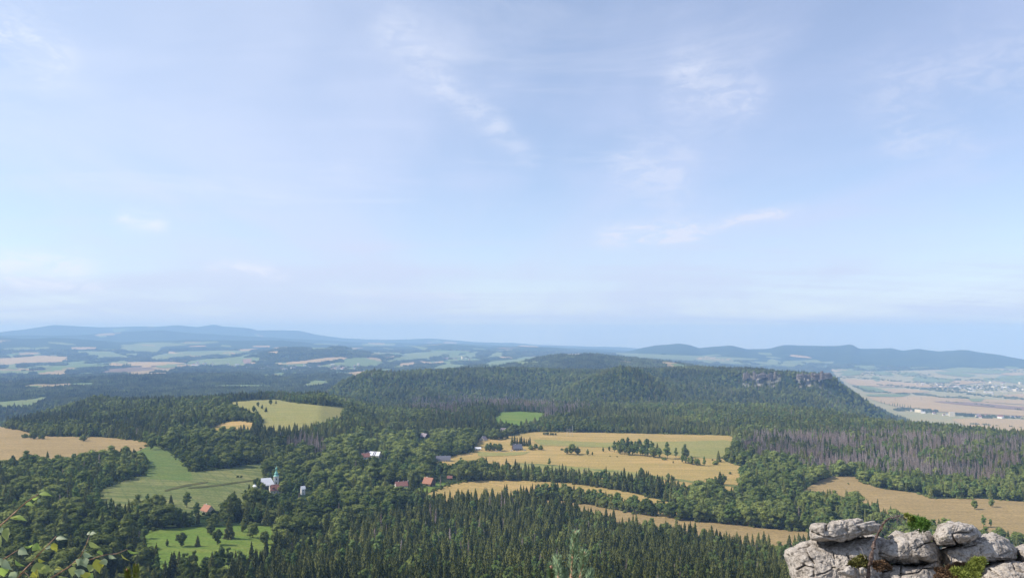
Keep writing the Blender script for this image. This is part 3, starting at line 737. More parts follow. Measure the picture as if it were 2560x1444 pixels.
def gen_broad(seed, H=15.0, W=10.0, base=0.05, lobes=24, leaves=44, leaf=0.66, shape='round'):
    rd = random.Random(seed); rg = np.random.default_rng(seed)
    v = []; f = []
    iv, jf = ICO1
    cz = H * (base + 1) / 2; hz_ = H * (1 - base) / 2
    cs = []
    for i in range(lobes):
        for _ in range(40):
            d = Vector((rd.gauss(0, 1), rd.gauss(0, 1), rd.gauss(0, 1))).normalized()
            q = rd.uniform(0.35, 0.86)
            zq = d.z * q
            wid = {'round': 1.0, 'tall': 0.96 - 0.34 * max(0, zq), 'cone': 0.95 - 0.62 * (zq + 0.2)}[shape]
            c = Vector((d.x * q * W / 2 * wid, d.y * q * W / 2 * wid, cz + zq * hz_))
            if all((c - o).length > W * 0.15 for o, _ in cs): break
        cs.append((c, W * rd.uniform(0.15, 0.27) * (0.75 if shape != 'round' and zq > 0.5 else 1)))
    for c, r in cs:
        nv = iv * (r * 0.86) * (1 + 0.30 * (rg.random((len(iv), 1)) - 0.5)) * np.array([1, 1, 0.88]) + np.array(c)
        b = len(v); v += nv.tolist(); f += (jf + b).tolist()
        for k in range(leaves):
            d = Vector((rd.gauss(0, 1), rd.gauss(0, 1), rd.gauss(0.35, 1))).normalized()
            p = c + Vector((d.x, d.y, d.z * .9)) * (r * rd.uniform(0.82, 1.12))
            nrm = (d + Vector((rd.gauss(0, .28), rd.gauss(0, .28), rd.gauss(0.05, .28)))).normalized()
            a = nrm.orthogonal().normalized(); q = Matrix.Rotation(rd.uniform(0, 6.3), 3, nrm); a = q @ a; e = nrm.cross(a)
            s = leaf * rd.uniform(0.6, 1.25) * W / 10
            b = len(v)
            v += [tuple(p + a * s), tuple(p + e * s * .62 - nrm * s * .15), tuple(p - a * s * .9), tuple(p - e * s * .62 - nrm * s * .15)]
            f += [(b, b + 1, b + 2, b + 3)]
    tr = MB().tube([(0, 0, -1.0), (0.1, 0, H * .3), (0.0, 0.15, H * .72)], [0.036 * W, 0.026 * W, 0.008 * W], 7)
    for k in range(4):
        a = k * 1.6 + rd.random(); z0 = H * rd.uniform(.22, .42)
        tr.tube([(0, 0, z0), (math.cos(a) * W * .16, math.sin(a) * W * .16, z0 + H * .15), (math.cos(a) * W * .3, math.sin(a) * W * .3, z0 + H * .26)], [0.015 * W, 0.01 * W, 0.004 * W], 5)
    return (v, f), (tr.v, tr.f)

def gen_dead(seed, H=21.0):
    rd = random.Random(seed); c = MB()
    tr = MB().tube([(0, 0, -1.0), (0.1, 0, H * .5), (0, 0.1, H)], [0.17, 0.11, 0.03], 5)
    for i in range(240):
        t_ = rd.uniform(0.16, 0.98) ** 0.85; z0 = H * t_; L = (2.9 * (1 - t_) ** .7 + .25) * rd.uniform(.45, 1.15); a = rd.uniform(0, 6.283)
        e = (math.cos(a) * L, math.sin(a) * L, z0 - L * rd.uniform(.05, .5)); wdt = 0.11 + .06 * rd.random()
        s = (-math.sin(a) * wdt, math.cos(a) * wdt)
        c.add([(s[0], s[1], z0), (-s[0], -s[1], z0), (0, 0, z0 - wdt * 1.6), e], [(0, 1, 3), (1, 2, 3), (2, 0, 3)])
        if rd.random() < .6:
            m_ = [x * .6 for x in e[:2]] + [z0 + (e[2] - z0) * .6]; g = (m_[0] + s[0] * 5, m_[1] + s[1] * 5, m_[2] - L * .28)
            c.add([tuple(m_), (m_[0], m_[1], m_[2] - .16), g], [(0, 1, 2)])
    return (c.v, c.f), (tr.v, tr.f)

PROTO = {}
def proto(kind, gens, mat):
    L = []
    for i, ((cv, cf), (tv_, tf)) in enumerate(gens):
        crown = mesh(kind + '_crown', cv, cf, M[mat]); trunk = mesh(kind + '_trunk', tv_, tf, M['dead'] if kind == 'dead' else M['bark'])
        whole = mesh(kind + '_whole', list(cv) + list(tv_), list(cf) + [tuple(i_ + len(cv) for i_ in q) for q in tf], [M[mat], M['dead'] if kind == 'dead' else M['bark']], [0] * len(cf) + [1] * len(tf))
        po = bpy.data.objects.new(kind + '_shape', whole)      # kept out of the scene; only instanced by the woods
        L.append((crown, trunk, po, max(p[2] for p in cv)))
    PROTO[kind] = L
proto('spruce', [gen_spruce(1), gen_spruce(2, 24, 4.4), gen_spruce(3, 24, 5.8), gen_spruce(4, 24, 5.0, 0.9), gen_spruce(5, 21, 5.6, 1.0), gen_spruce(6, 24, 4.0, 1.05)], 'spruce')
proto('broad', [gen_broad(11), gen_broad(12, 15, 11.5, .06, 30), gen_broad(13, 15, 8.6, .05, 24, shape='tall'), gen_broad(14, 15, 9.5, .05, 26, shape='cone')], 'broad')
proto('birch', [gen_broad(21, 17, 7.2, .10, 24, 34, .62, 'tall'), gen_broad(22, 17, 6.4, .12, 24, 34, .6, 'cone'), gen_broad(23, 17, 8.0, .10, 26, 34, .6, 'tall')], 'pale')
proto('dead', [gen_dead(31), gen_dead(32), gen_dead(33, 20)], 'dead')
proto('bush', [gen_broad(41, 3.2, 3.8, -.1, 14, 26, .8), gen_broad(42, 2.8, 4.4, -.1, 14, 26, .8)], 'broad')
def clump(kind_list, n, rad, seed):
    """several trees of a wood as one far shape"""
    rd = random.Random(seed); v = []; f = []; mi = []
    for i in range(n):
        k = rd.choice(kind_list); me = rd.choice(PROTO[k])[0]
        co = np.empty(len(me.vertices) * 3, np.float32); me.vertices.foreach_get('co', co); co = co.reshape(-1, 3)
        s = rd.uniform(.75, 1.1); a = rd.uniform(0, 6.28); q = math.sqrt((i + .5) / n) * rad; b = i * 2.4 + rd.random()
        R_ = np.array([[math.cos(a), -math.sin(a), 0], [math.sin(a), math.cos(a), 0], [0, 0, 1]])
        co = (co * s) @ R_.T + np.array([q * math.cos(b), q * math.sin(b), 0])
        o_ = len(v); v += co.tolist()
        for p in me.polygons: f.append(tuple(o_ + x for x in p.vertices)); mi.append(0 if k != 'spruce' else 1)
    return bpy.data.objects.new('wood_shape', mesh('wood', v, f, [M['broad'], M['spruce']], mi))
CLUMPS = [clump(['broad', 'broad', 'spruce'], 9, 16, 1), clump(['spruce', 'broad', 'spruce'], 9, 15, 2), clump(['broad', 'birch'], 8, 16, 3)]

# ------------------------------------------------------------------ houses first reserve their place
def G(u, v, rmin=300.0): return ground(u, v, rmin)
CLEAR = []       # (u0, u1, v0, v1, r): nothing taller may stand in front of these
def reserve(u0, u1, v0, v1, p): CLEAR.append((u0, u1, v0, v1, math.hypot(p.x, p.y)))

def project(x, y, z):
    """world -> pixel"""
    d = np.stack([np.asarray(x, float), np.asarray(y, float), np.asarray(z, float)], -1)
    fw = d @ F_; rt = d[..., 0]; up = d @ U_
    return CX + F_PX * rt / fw, CY - F_PX * up / fw

SITES = {
 'church': G(672, 1219), 'rectory': G(688, 1231), 'tower_house': G(757, 1235), 'orange_cottage': G(519, 1280), 'red_cottage': G(914, 1146), 'barn': G(938, 1142), 'long_house': G(1108, 1152),
 'wooden_house': G(1072, 1213), 'red_house': G(1003, 1219), 'shed': G(1124, 1197), 'forest_house': G(1061, 1094), 'pink_house': G(1209, 1101), 'dark_house': G(1293, 1124), 'hill_house': G(1258, 1077), 'white_sheds': G(1195, 1124)}
for k_, (a, b, c, d) in {'church': (634, 700, 1150, 1206), 'rectory': (672, 702, 1211, 1226), 'tower_house': (751, 766, 1214, 1234), 'orange_cottage': (504, 534, 1257, 1273), 'red_cottage': (904, 927, 1129, 1142),
                        'barn': (925, 956, 1125, 1141), 'long_house': (1088, 1132, 1134, 1153), 'wooden_house': (1058, 1090, 1190, 1213), 'red_house': (988, 1020, 1199, 1213), 'shed': (1115, 1134, 1186, 1199),
                        'forest_house': (1050, 1076, 1080, 1092), 'pink_house': (1200, 1218, 1086, 1100), 'dark_house': (1276, 1312, 1103, 1128), 'hill_house': (1251, 1266, 1067, 1075), 'white_sheds': (1188, 1202, 1112, 1124)}.items():
    reserve(a, b, c, d, SITES[k_])
SITE_XY = np.array([(p.x, p.y) for p in SITES.values()])

for (a, b, c, d) in ((1845, 1965, 924, 942), (1995, 2078, 924, 943)): CLIFFS = CLIFFS + [(a, b, c, d)] if 'CLIFFS' in globals() else [(a, b, c, d)]
# ------------------------------------------------------------------ planting
WOODS = [k for k in ()]
def ring_points(r0, r1, k, smin, jitter=0.46):
    out = []; r = r0
    while r < r1:
        s = max(smin, k * r); n = int(2 * AZ_EDGE * r / s)
        a = -AZ_EDGE + (np.arange(n) + rng.uniform(-jitter, jitter, n) + 0.5) * (2 * AZ_EDGE / n)
        rr = r + rng.uniform(-jitter, jitter, n) * s
        out.append(np.stack([a, rr], -1)); r += s
    return np.concatenate(out)
P = ring_points(330, 3600, 0.0052, 6.6)
PF = ring_points(3600, 12500, 0.0066, 24)
def in_view(p, marg): return np.abs(p[:, 0]) < math.radians(33.7 + marg)
P = P[in_view(P, 4)]; PF = PF[in_view(PF, 3)]

def field_mask(p):
    m_ = np.zeros(len(p), bool); ln = np.log(p[:, 1])
    for pl in FIELD_POLYS: m_ |= inside(pl, p[:, 0], ln)
    return m_
P = P[~field_mask(P)]; PF = PF[~field_mask(PF)]
def xyz(p):
    x = p[:, 1] * np.sin(p[:, 0]); y = p[:, 1] * np.cos(p[:, 0]); return x, y, height(x, y)

# what the ground itself hides from the viewpoint (and 15 m to spare) is not planted
slopes = Z[:, :nf] / ROWS[:, None]
HORZ = np.maximum.accumulate(slopes[45:], axis=0)
def seen(p, top):
    ci = np.clip(((p[:, 0] + AZ_EDGE) / STEP).astype(int), 0, nf - 1); ri = np.clip(np.searchsorted(ROWS, p[:, 1]) - 45 - 3, 0, HORZ.shape[0] - 1)
    x, y, z = xyz(p)
    return (z + top + 15) / p[:, 1] >= HORZ[ri, ci]
P = P[seen(P, 24)]; PF = PF[seen(PF, 22)]
PF = PF[parcels(PF[:, 1] * np.sin(PF[:, 0]), PF[:, 1] * np.cos(PF[:, 0])) == 0]
x, y, z = xyz(P); u, v = project(x, y, z)
keep = np.ones(len(P), bool)
for sx, sy in SITE_XY: keep &= np.hypot(x - sx, y - sy) > 13
P = P[keep]; x, y, z, u, v = x[keep], y[keep], z[keep], u[keep], v[keep]

# which kind grows where: broad zones in the picture, read on the ground, with ragged edges
def pz(pts): return np.array(pts, float)
jit = np.stack([fbm(x / 60, y / 60, 3, 71) - .5, fbm(x / 60, y / 60, 3, 72) - .5], -1)
uj, vj = u + jit[:, 0] * 90, v + jit[:, 1] * 26
def zone(pts): return inside(pz(pts), uj, vj)
pn = fbm(x / 130, y / 130, 4, 5)
rnd = rng.random(len(x))
p_broad = np.clip(0.40 + (pn - 0.5) * 3.0, 0.03, 0.9)
p_birch = np.clip((fbm(x / 160, y / 160, 3, 15) - .40) * 1.6, .03, .4)
p_dead = np.full(len(x), 0.006)
z_village = zone([(560, 1180), (900, 1095), (1180, 1085), (1330, 1110), (1200, 1165), (1280, 1215), (1130, 1235), (1000, 1280), (820, 1360), (700, 1390), (640, 1300), (480, 1330), (250, 1300)])
z_left = zone([(-400, 1140), (380, 1130), (420, 1200), (330, 1290), (420, 1340), (380, 1440), (-400, 1560)])
z_leftmid = zone([(380, 1110), (560, 1080), (680, 1130), (640, 1180), (480, 1200)])
z_right = zone([(1690, 1180), (1860, 1150), (2030, 1180), (2150, 1180), (2330, 1260), (2150, 1290), (2320, 1330), (2640, 1370), (2640, 1460), (2000, 1360), (1900, 1320), (1690, 1300)])
z_near = zone([(720, 1560), (900, 1320), (1100, 1265), (1400, 1300), (1750, 1380), (2000, 1420), (2400, 1700), (600, 1700)])
z_dead = zone([(1835, 1130), (1880, 1095), (2050, 1090), (2250, 1080), (2420, 1095), (2800, 1120), (2800, 1215), (2300, 1205), (2150, 1180), (2010, 1185), (1900, 1150)])
z_dead2 = zone([(990, 1020), (1040, 1003), (1160, 996), (1330, 1000), (1470, 1012), (1420, 1048), (1330, 1046), (1230, 1022), (1120, 1040)])
z_dead3 = zone([(715, 1125), (745, 1098), (800, 1105), (800, 1140)])
z_green = zone([(1700, 1060), (1900, 1010), (2250, 1030), (2480, 1060), (2300, 1085), (1900, 1095)])
p_broad[z_village] = 0.90; p_broad[z_left] = 0.80; p_broad[z_leftmid] = 0.85; p_broad[z_right] = 0.75; p_birch[z_right] = 0.30
p_broad[z_near] = np.clip((pn[z_near] - 0.56) * 2.2, 0.03, 0.5); p_birch[z_near] = np.clip((fbm(x / 40, y / 40, 3, 9)[z_near] - 0.45) * 2.4, 0.04, .6)
p_broad[z_green] = 0.55; p_birch[z_green] = 0.30
p_dead[z_near] = 0.025
dn = fbm(x / 45, y / 45, 3, 55)
p_dead[z_dead] = np.clip((dn[z_dead] - 0.27) * 5.0, 0.10, 0.96); p_dead[z_dead2] = np.clip((dn[z_dead2] - 0.30) * 5, 0.05, 0.93); p_dead[z_dead3] = 0.8
ridge = (P[:, 1] > 2350)
p_broad[ridge] = np.clip(0.55 + (pn[ridge] - .5) * 2, .15, .9); p_dead[ridge & ~z_dead2] = 0.03
kind = np.where(rnd < p_dead, 3, np.where(rng.random(len(x)) < p_birch, 2, np.where(rng.random(len(x)) < p_broad, 1, 0)))
KN = ['spruce', 'broad', 'birch', 'dead']
base_h = np.array([20.5, 15.5, 16.0, 19.0])[kind]
hgt = base_h * rng.uniform(0.50, 1.10, len(x)) * (0.86 + 0.34 * fbm(x / 90, y / 90, 2, 91))
proto_h = np.array([24.0, 15.0, 17.0, 21.0])[kind]
sc = hgt / proto_h
wide = rng.uniform(0.85, 1.2, len(x)) * np.interp(P[:, 1], [600, 1500, 3500], [1.0, 1.15, 1.5])
big_ = (kind == 1) & (z_village | z_left | z_leftmid | z_right)
hgt = np.where(big_, hgt * rng.uniform(.75, 1.45, len(x)), hgt); sc = hgt / proto_h
wide = np.where(big_, wide * rng.uniform(1.15, 1.5, len(x)), wide)
# broad crowns need room: thin them out near
thin = (kind == 1) & (P[:, 1] < 1400) & (rng.random(len(x)) < np.interp(P[:, 1], [400, 1400], [0.70, 0.52]))
thin |= (kind == 2) & (P[:, 1] < 1000) & (rng.random(len(x)) < 0.3)
thin |= (fbm(x / 22, y / 22, 2, 77) > 0.74) & (P[:, 1] < 1200)
thin |= (kind == 3) & (rng.random(len(x)) < 0.05)
# keep the sight lines to the houses open
tu, tvv = project(x, y, z + hgt)
rad_px = np.array([3.0, 5.0, 3.6, 2.0])[kind] * sc * wide / P[:, 1] * F_PX
for (u0, u1, v0, v1, rs) in CLEAR:
    thin |= (P[:, 1] < rs + 4) & (u > u0 - rad_px * .8) & (u < u1 + rad_px * .8) & (tvv < v1 - 1) & (v > v0) & (P[:, 1] > rs - 160)
for (u0, u1, v0, v1) in CLIFFS:
    thin |= (P[:, 1] < 3470) & (P[:, 1] > 3250) & (u > u0) & (u < u1) & (tvv < v1 - 2) & (v > v0 + 3) & (rng.random(len(x)) < .55)
# the park meadow and the strip fields stay open to view
thin |= (P[:, 1] < 545) & (P[:, 1] > 440) & (u > 370) & (u < 690) & (tvv < 1388 + 14 * rng.random(len(x)))
def take(m_): 
    global P, x, y, z, u, v, kind, hgt, sc, wide, tu, tvv
    P, x, y, z, u, v, kind, hgt, sc, wide, tu, tvv = [q[m_] for q in (P, x, y, z, u, v, kind, hgt, sc, wide, tu, tvv)]
take(~thin)
print('trees', len(P), 'far', len(PF), np.bincount(kind))

def scatter(name, pts, rot, scl, idx, shapes, label, cat):
    """one object of stuff: the tree shapes set on points"""
    me = bpy.data.meshes.new(name); n = len(pts)
    me.vertices.add(n); me.vertices.foreach_set('co', np.asarray(pts, np.float32).ravel())
    for nm, ty, key, arr in (('rot', 'FLOAT_VECTOR', 'vector', rot), ('scl', 'FLOAT_VECTOR', 'vector', scl), ('pick', 'INT', 'value', idx)):
        a_ = me.attributes.new(nm, ty, 'POINT'); a_.data.foreach_set(key, np.asarray(arr, np.int32 if ty == 'INT' else np.float32).ravel())
    o = tag(link(name, me), label, cat, kind='stuff')
    ng = bpy.data.node_groups.new(name, 'GeometryNodeTree')
    ng.interface.new_socket('Geometry', in_out='INPUT', socket_type='NodeSocketGeometry')
    ng.interface.new_socket('Geometry', in_out='OUTPUT', socket_type='NodeSocketGeometry')
    N, Lk = ng.nodes, ng.links
    gi, go = N.new('NodeGroupInput'), N.new('NodeGroupOutput')
    jn = N.new('GeometryNodeJoinGeometry')
    for so in shapes:
        oi = N.new('GeometryNodeObjectInfo'); oi.inputs['Object'].default_value = so; oi.inputs['As Instance'].default_value = True
        Lk.new(oi.outputs['Geometry'], jn.inputs[0])
    ip = N.new('GeometryNodeInstanceOnPoints'); ip.inputs['Pick Instance'].default_value = True
    def attr(nm, ty):
        q = N.new('GeometryNodeInputNamedAttribute'); q.data_type = ty; q.inputs[0].default_value = nm
        return [s_ for s_ in q.outputs if s_.enabled][0]
    Lk.new(gi.outputs[0], ip.inputs['Points']); Lk.new(jn.outputs[0], ip.inputs['Instance'])
    Lk.new(attr('pick', 'INT'), ip.inputs['Instance Index']); Lk.new(attr('scl', 'FLOAT_VECTOR'), ip.inputs['Scale'])
    er = N.new('FunctionNodeEulerToRotation'); Lk.new(attr('rot', 'FLOAT_VECTOR'), er.inputs[0]); Lk.new(er.outputs[0], ip.inputs['Rotation'])
    Lk.new(ip.outputs[0], go.inputs[0])
    md = o.modifiers.new('plant', 'NODES'); md.node_group = ng
    return o

# the trees that show largest are trees of their own; the rest of each kind is one wood
NAMES = {'spruce': 'spruce_tree', 'broad': 'broadleaf_tree', 'birch': 'birch_tree', 'dead': 'dead_spruce', 'bush': 'bush'}
COUNT = {k_: 0 for k_ in NAMES}
def plant(kind_, p, h_, wd=1.0, label=None, group=None, rot=None, var=None, cat=None, name=None):
    L = PROTO[kind_]; i = random.randrange(len(L)) if var is None else var % len(L)
    crown, trunk, _, ph_ = L[i]
    s = h_ / ph_
    e = link(name or NAMES[kind_], None, None, p, (random.uniform(-.03, .03), random.uniform(-.03, .03), random.uniform(0, 6.28) if rot is None else rot), (s * wd, s * wd, s))
    e.empty_display_size = 0.5
    tag(e, label, cat or ('bush' if kind_ == 'bush' else 'tree'), group)
    link('crown', crown, e); link('trunk', trunk, e)
    COUNT[kind_] += 1
    return e

# lone trees and groves on the fields: (u, v of the foot, height in px, kind, width, label)
def px_h(p, hp): return hp * math.hypot(p.x, p.y) / F_PX
LONE = [
 (418, 1366, 17, 'broad', .8, 'smallest round tree at the edge of the bright green meadow'), (453, 1366, 33, 'broad', 1.1, 'broad bushy tree standing alone on the bright green meadow'),
 (494, 1366, 26, 'spruce', 1.5, 'small dark pointed tree alone on the bright green meadow'), (543, 1362, 37, 'broad', 1.0, 'egg-shaped tree in the middle of the bright green meadow'),
 (527, 1336, 32, 'broad', 1.2, 'rounded tree at the top edge of the bright green meadow'), (572, 1346, 52, 'spruce', 1.6, 'tall dark conifer on the bright green meadow'),
 (608, 1329, 31, 'broad', .9, 'slim round tree just behind the bright green meadow conifer'), (632, 1344, 38, 'broad', 1.3, 'wide domed tree at the top right of the bright green meadow'),
 (660, 1361, 32, 'broad', 1.0, 'tree with a bare lower trunk at the right of the bright green meadow'), (690, 1358, 31, 'broad', 1.1, 'tree touching the forest at the right end of the green meadow'),
 (368, 1257, 21, 'birch', .9, 'thin young tree on the rough olive meadow'), (427, 1263, 25, 'spruce', 1.5, 'small cone-shaped tree low on the rough olive meadow'), (467, 1269, 36, 'birch', 1.2, 'loose airy tree low on the rough olive meadow'),
 (585, 1276, 46, 'spruce', 1.3, 'tall spruce beside the orange-roofed cottage'), (594, 1193, 5, 'bush', 1, 'tiny bush on the grass ridge left of the church'), (603, 1194, 6, 'bush', 1, 'small bush on the grass ridge nearest the church'),
 (62, 1094, 9, 'bush', 1, 'small bush alone on the far left of the tan field'), (84, 1097, 19, 'broad', 1.3, 'left one of two touching trees on the tan field'), (105, 1098, 17, 'broad', 1.4, 'right one of two touching trees on the tan field'),
 (208, 1102, 15, 'broad', 1.4, 'dark low tree on the upper edge of the tan field'), (377, 1124, 25, 'broad', .9, 'tree at the corner where tan field meets green meadow'), (352, 1122, 4, 'bush', 1, 'tiny dark bush beside the tan field corner'),
 (634, 1029, 15, 'broad', .9, 'leafy tree at the left edge of the pale hill field'), (665, 1029, 12, 'spruce', 1.6, 'little dark spruce on the pale hill field'), (655, 1022, 11, 'broad', .9, 'small tree on the left part of the pale hill field'),
 (690, 1009, 9, 'spruce', 1.5, 'little spruce high on the pale hill field'), (676, 1012, 13, 'broad', 1, 'bushy tree above the pale hill field'), (645, 1017, 12, 'broad', 1, 'round tree on the upper left of the pale hill field'),
 (1280, 1071, 15, 'broad', .9, 'single round tree in front of the green hill meadow'), (1303, 1072, 20, 'birch', .9, 'slender tree left of the big meadow spruce'), (1316, 1076, 31, 'spruce', 1.7, 'big dark spruce beside the green hill meadow'),
 (1337, 1069, 27, 'spruce', 1.6, 'second dark spruce right of the big meadow spruce'), (1348, 1066, 18, 'birch', .9, 'pale tree between the meadow spruces and the forest'),
 (1430, 1136, 27, 'broad', 1.1, 'bright green middle tree of the small field copse'), (1416, 1135, 17, 'broad', 1.2, 'dark left tree of the small field copse'), (1444, 1135, 19, 'broad', 1.1, 'dark right tree of the small field copse'), (1405, 1125, 5, 'bush', 1.2, 'low bush left of the small field copse'),
 (1469, 1137, 15, 'broad', 1, 'dark round tree right of the small field copse'), (1481, 1138, 9, 'broad', .8, 'small dark shrub-like tree right of the small field copse'), (1508, 1129, 12, 'broad', .8, 'small oval tree left of the large field grove'), (1523, 1128, 13, 'broad', .8, 'oval tree touching the left end of the large field grove'),
 (1668, 1147, 42, 'birch', 1.1, 'tall tree at the right end of the large field grove'), (1690, 1145, 26, 'birch', 1.0, 'thin tree right of the large field grove'), (1712, 1144, 34, 'broad', 1.0, 'tall rounded tree on the greenish field'),
 (1797, 1154, 28, 'spruce', 1.6, 'solitary dark spruce at the right edge of the field'), (1788, 1161, 10, 'bush', 1, 'round bush below the solitary spruce'), (1781, 1151, 4, 'bush', 1, 'tiny bush left of the solitary spruce'),
 (1373, 1164, 20, 'birch', 1.1, 'pale young tree alone on the golden field'), (1603, 1188, 20, 'broad', 1.0, 'lone tree casting a shadow in the middle golden field'),
 (1671, 1197, 15, 'broad', 1, 'round tree on the bank of the golden field'), (1683, 1199, 9, 'bush', 1.2, 'bush right beside the round bank tree'), (1752, 1210, 9, 'bush', 1.8, 'flat wide bush on the bank of the golden field'),
 (1801, 1212, 33, 'spruce', 1.6, 'tall dark tree on the right bank of the golden field'), (1809, 1212, 26, 'broad', .9, 'tree leaning on the tall dark bank tree'), (1790, 1211, 18, 'broad', 1.0, 'lower tree left of the tall dark bank tree'),
 (1825, 1185, 6, 'bush', 1, 'small bush above the tall dark bank tree'), (1788, 1195, 5, 'bush', 1, 'tiny bush left above the tall dark bank tree'), (1660, 1149, 6, 'bush', 1.5, 'low bush in front of the large field grove'), (1683, 1157, 7, 'spruce', 1.5, 'tiny young spruce on the golden field'),
 (1525, 1141, 3, 'bush', 1, 'speck of a bush in the upper golden field'), (1543, 1142, 3, 'bush', 1, 'second speck of a bush in the upper golden field'),
 (2436, 1273, 20, 'broad', .95, 'left of two lone trees on the wide tan field'), (2480, 1267, 18, 'broad', .95, 'right of two lone trees on the wide tan field'), (2121, 1210, 4, 'bush', .8, 'tiny bush on the hollow of the wide tan field'),
 (2459, 1318, 26, 'birch', .9, 'pale upright sapling behind the top boulder'), (2477, 1318, 18, 'birch', .8, 'shorter pale sapling behind the top boulder'),
]
for (uu, vv, hp, kd, wd, lb) in LONE:
    p = ground(uu, vv); plant(kd, p + Vector((0, 0, .3)), px_h(p, hp), wd, lb)

ORD = 'first second third fourth fifth sixth seventh eighth ninth tenth eleventh twelfth thirteenth fourteenth fifteenth sixteenth'.split()
LOOK = {'spruce': 'pointed dark', 'broad': 'round', 'birch': 'slender pale'}
def hedge(path, step, kinds, hpx, label, group, depth=0.0, wd=1.0):
    pts = [np.array(q, float) for q in path]; L = []
    for a, b in zip(pts[:-1], pts[1:]):
        n = max(1, int(np.linalg.norm(b - a) / step))
        for k in range(n):
            q = a + (b - a) * ((k + random.uniform(-.3, .3)) / n)
            p = ground(q[0], q[1] + random.uniform(-depth, depth * .3)); kd = random.choice(kinds)
            L.append((q[0], plant(kd, p, px_h(p, hpx * random.uniform(.72, 1.15)), wd * random.uniform(.85, 1.15), label, group), kd))
    L.sort(key=lambda q: q[0])
    for i, (_, e, kd) in enumerate(L):           # short rows are counted from the left, long ones told by their look
        if len(L) <= 16: e['label'] = ' '.join((label + ', ' + ORD[i] + ' from left').split()[:16])
        elif len(set(kinds)) > 1: e['label'] = LOOK[kd] + ' ' + label
hedge([(1538, 1131), (1560, 1137), (1600, 1139), (1640, 1144), (1655, 1147)], 6, ['birch', 'broad', 'birch'], 27, 'tree in the front row of the large grove between the golden fields', 'front row of the large field grove', 1, 1.15)
hedge([(1545, 1124), (1580, 1126), (1620, 1129), (1648, 1134)], 7, ['birch', 'birch', 'spruce'], 29, 'tree in the back row of the large grove between the golden fields', 'back row of the large field grove', 1, 1.15)
hedge([(1705, 1157), (1730, 1161), (1768, 1166)], 8, ['broad', 'birch'], 21, 'tree in the low copse below the greenish field', 'low copse below the greenish field', 1, 1.15)
hedge([(1290, 1200), (1350, 1203), (1420, 1208), (1470, 1215), (1545, 1226)], 7, ['broad', 'broad', 'birch', 'spruce'], 25, 'hedgerow tree between the two golden fields', 'hedgerow between the golden fields', 2, 1.1)
hedge([(1150, 1197), (1220, 1199), (1285, 1201)], 7, ['broad', 'spruce'], 33, 'taller hedgerow tree near the red-roofed shed', 'hedgerow near the red-roofed shed', 2, 1.2)
hedge([(1345, 1249), (1385, 1250), (1480, 1262), (1600, 1285), (1688, 1296)], 5, ['birch', 'birch', 'broad', 'spruce'], 38, 'tree of the dense shelterbelt between golden field and tan strip', 'shelterbelt along the tan strip', 2, 1.1)
hedge([(1705, 1300), (1780, 1306), (1880, 1316), (1990, 1326)], 9, ['broad', 'birch', 'broad', 'spruce'], 46, 'tree of the tall belt above the tan strip', 'tall tree belt above the tan strip', 3, 1.15)
hedge([(20, 1072), (60, 1076), (112, 1078)], 11, ['broad'], 19, 'tree of the round clump behind the tan field', 'round clump behind the tan field', 1, 1.3)
hedge([(1358, 1087), (1378, 1087), (1396, 1088)], 6, ['broad'], 8, 'low shrub tree on the edge of the upper golden field', 'shrubs on the edge of the upper golden field', 0, 1.3)
hedge([(1330, 1124), (1362, 1125)], 9, ['broad'], 15, 'domed tree right of the dark house with parked cars', 'domed trees by the dark house', 1, 1.4)
hedge([(1282, 1113), (1300, 1114), (1330, 1116)], 5, ['spruce'], 24, 'dark spruce of the row behind the dark house', 'spruce row behind the dark house', 1, 1.1)
hedge([(1216, 1126), (1260, 1127)], 9, ['broad'], 19, 'round tree of the clump left of the dark house', 'round trees left of the dark house', 1, 1.3)
hedge([(1225, 1098), (1280, 1095)], 8, ['broad', 'spruce'], 24, 'tree behind the little golden field of the hamlet', 'trees behind the hamlet field', 1, 1.3)
hedge([(2205, 1010), (2230, 1016), (2284, 1022)], 6.5, ['birch'], 10, 'narrow poplar in the row on the far plain', 'poplar row on the far plain', 0, .45)
hedge([(640, 1216), (656, 1228), (664, 1236)], 8, ['broad'], 22, 'dark tree in front of the church roof', 'dark trees in front of the church', 1, 1.1)
hedge([(705, 1236), (722, 1238)], 9, ['broad'], 34, 'tree right of the rectory', 'trees right of the rectory', 1, 1.1)

# forest trees that show largest (nearest first) become trees of their own
rot_all = rng.uniform(0, 6.283, len(P)); tilt = rng.normal(0, .035, (len(P), 2))
pick_all = rng.integers(0, 12, len(P))
infr = (u > -20) & (u < 2580) & (tvv < 1440) & (tvv > 700)
order = np.argsort(P[:, 1])
single = np.zeros(len(P), bool)
LIM = {0: ('spruce', 290, 'dark green spruce in the near forest slope below the viewpoint', 'spruces of the near forest slope'),
       1: ('broad', 290, 'round-crowned broadleaf tree among the nearest woods below the viewpoint', 'broadleaf trees of the near woods'),
       2: ('birch', 240, 'pale yellow-green tree among the near forest spruces', 'pale trees of the near forest slope'),
       3: ('dead', 280, 'bare grey dead spruce in the dying stand', 'dead spruces of the dying stand')}
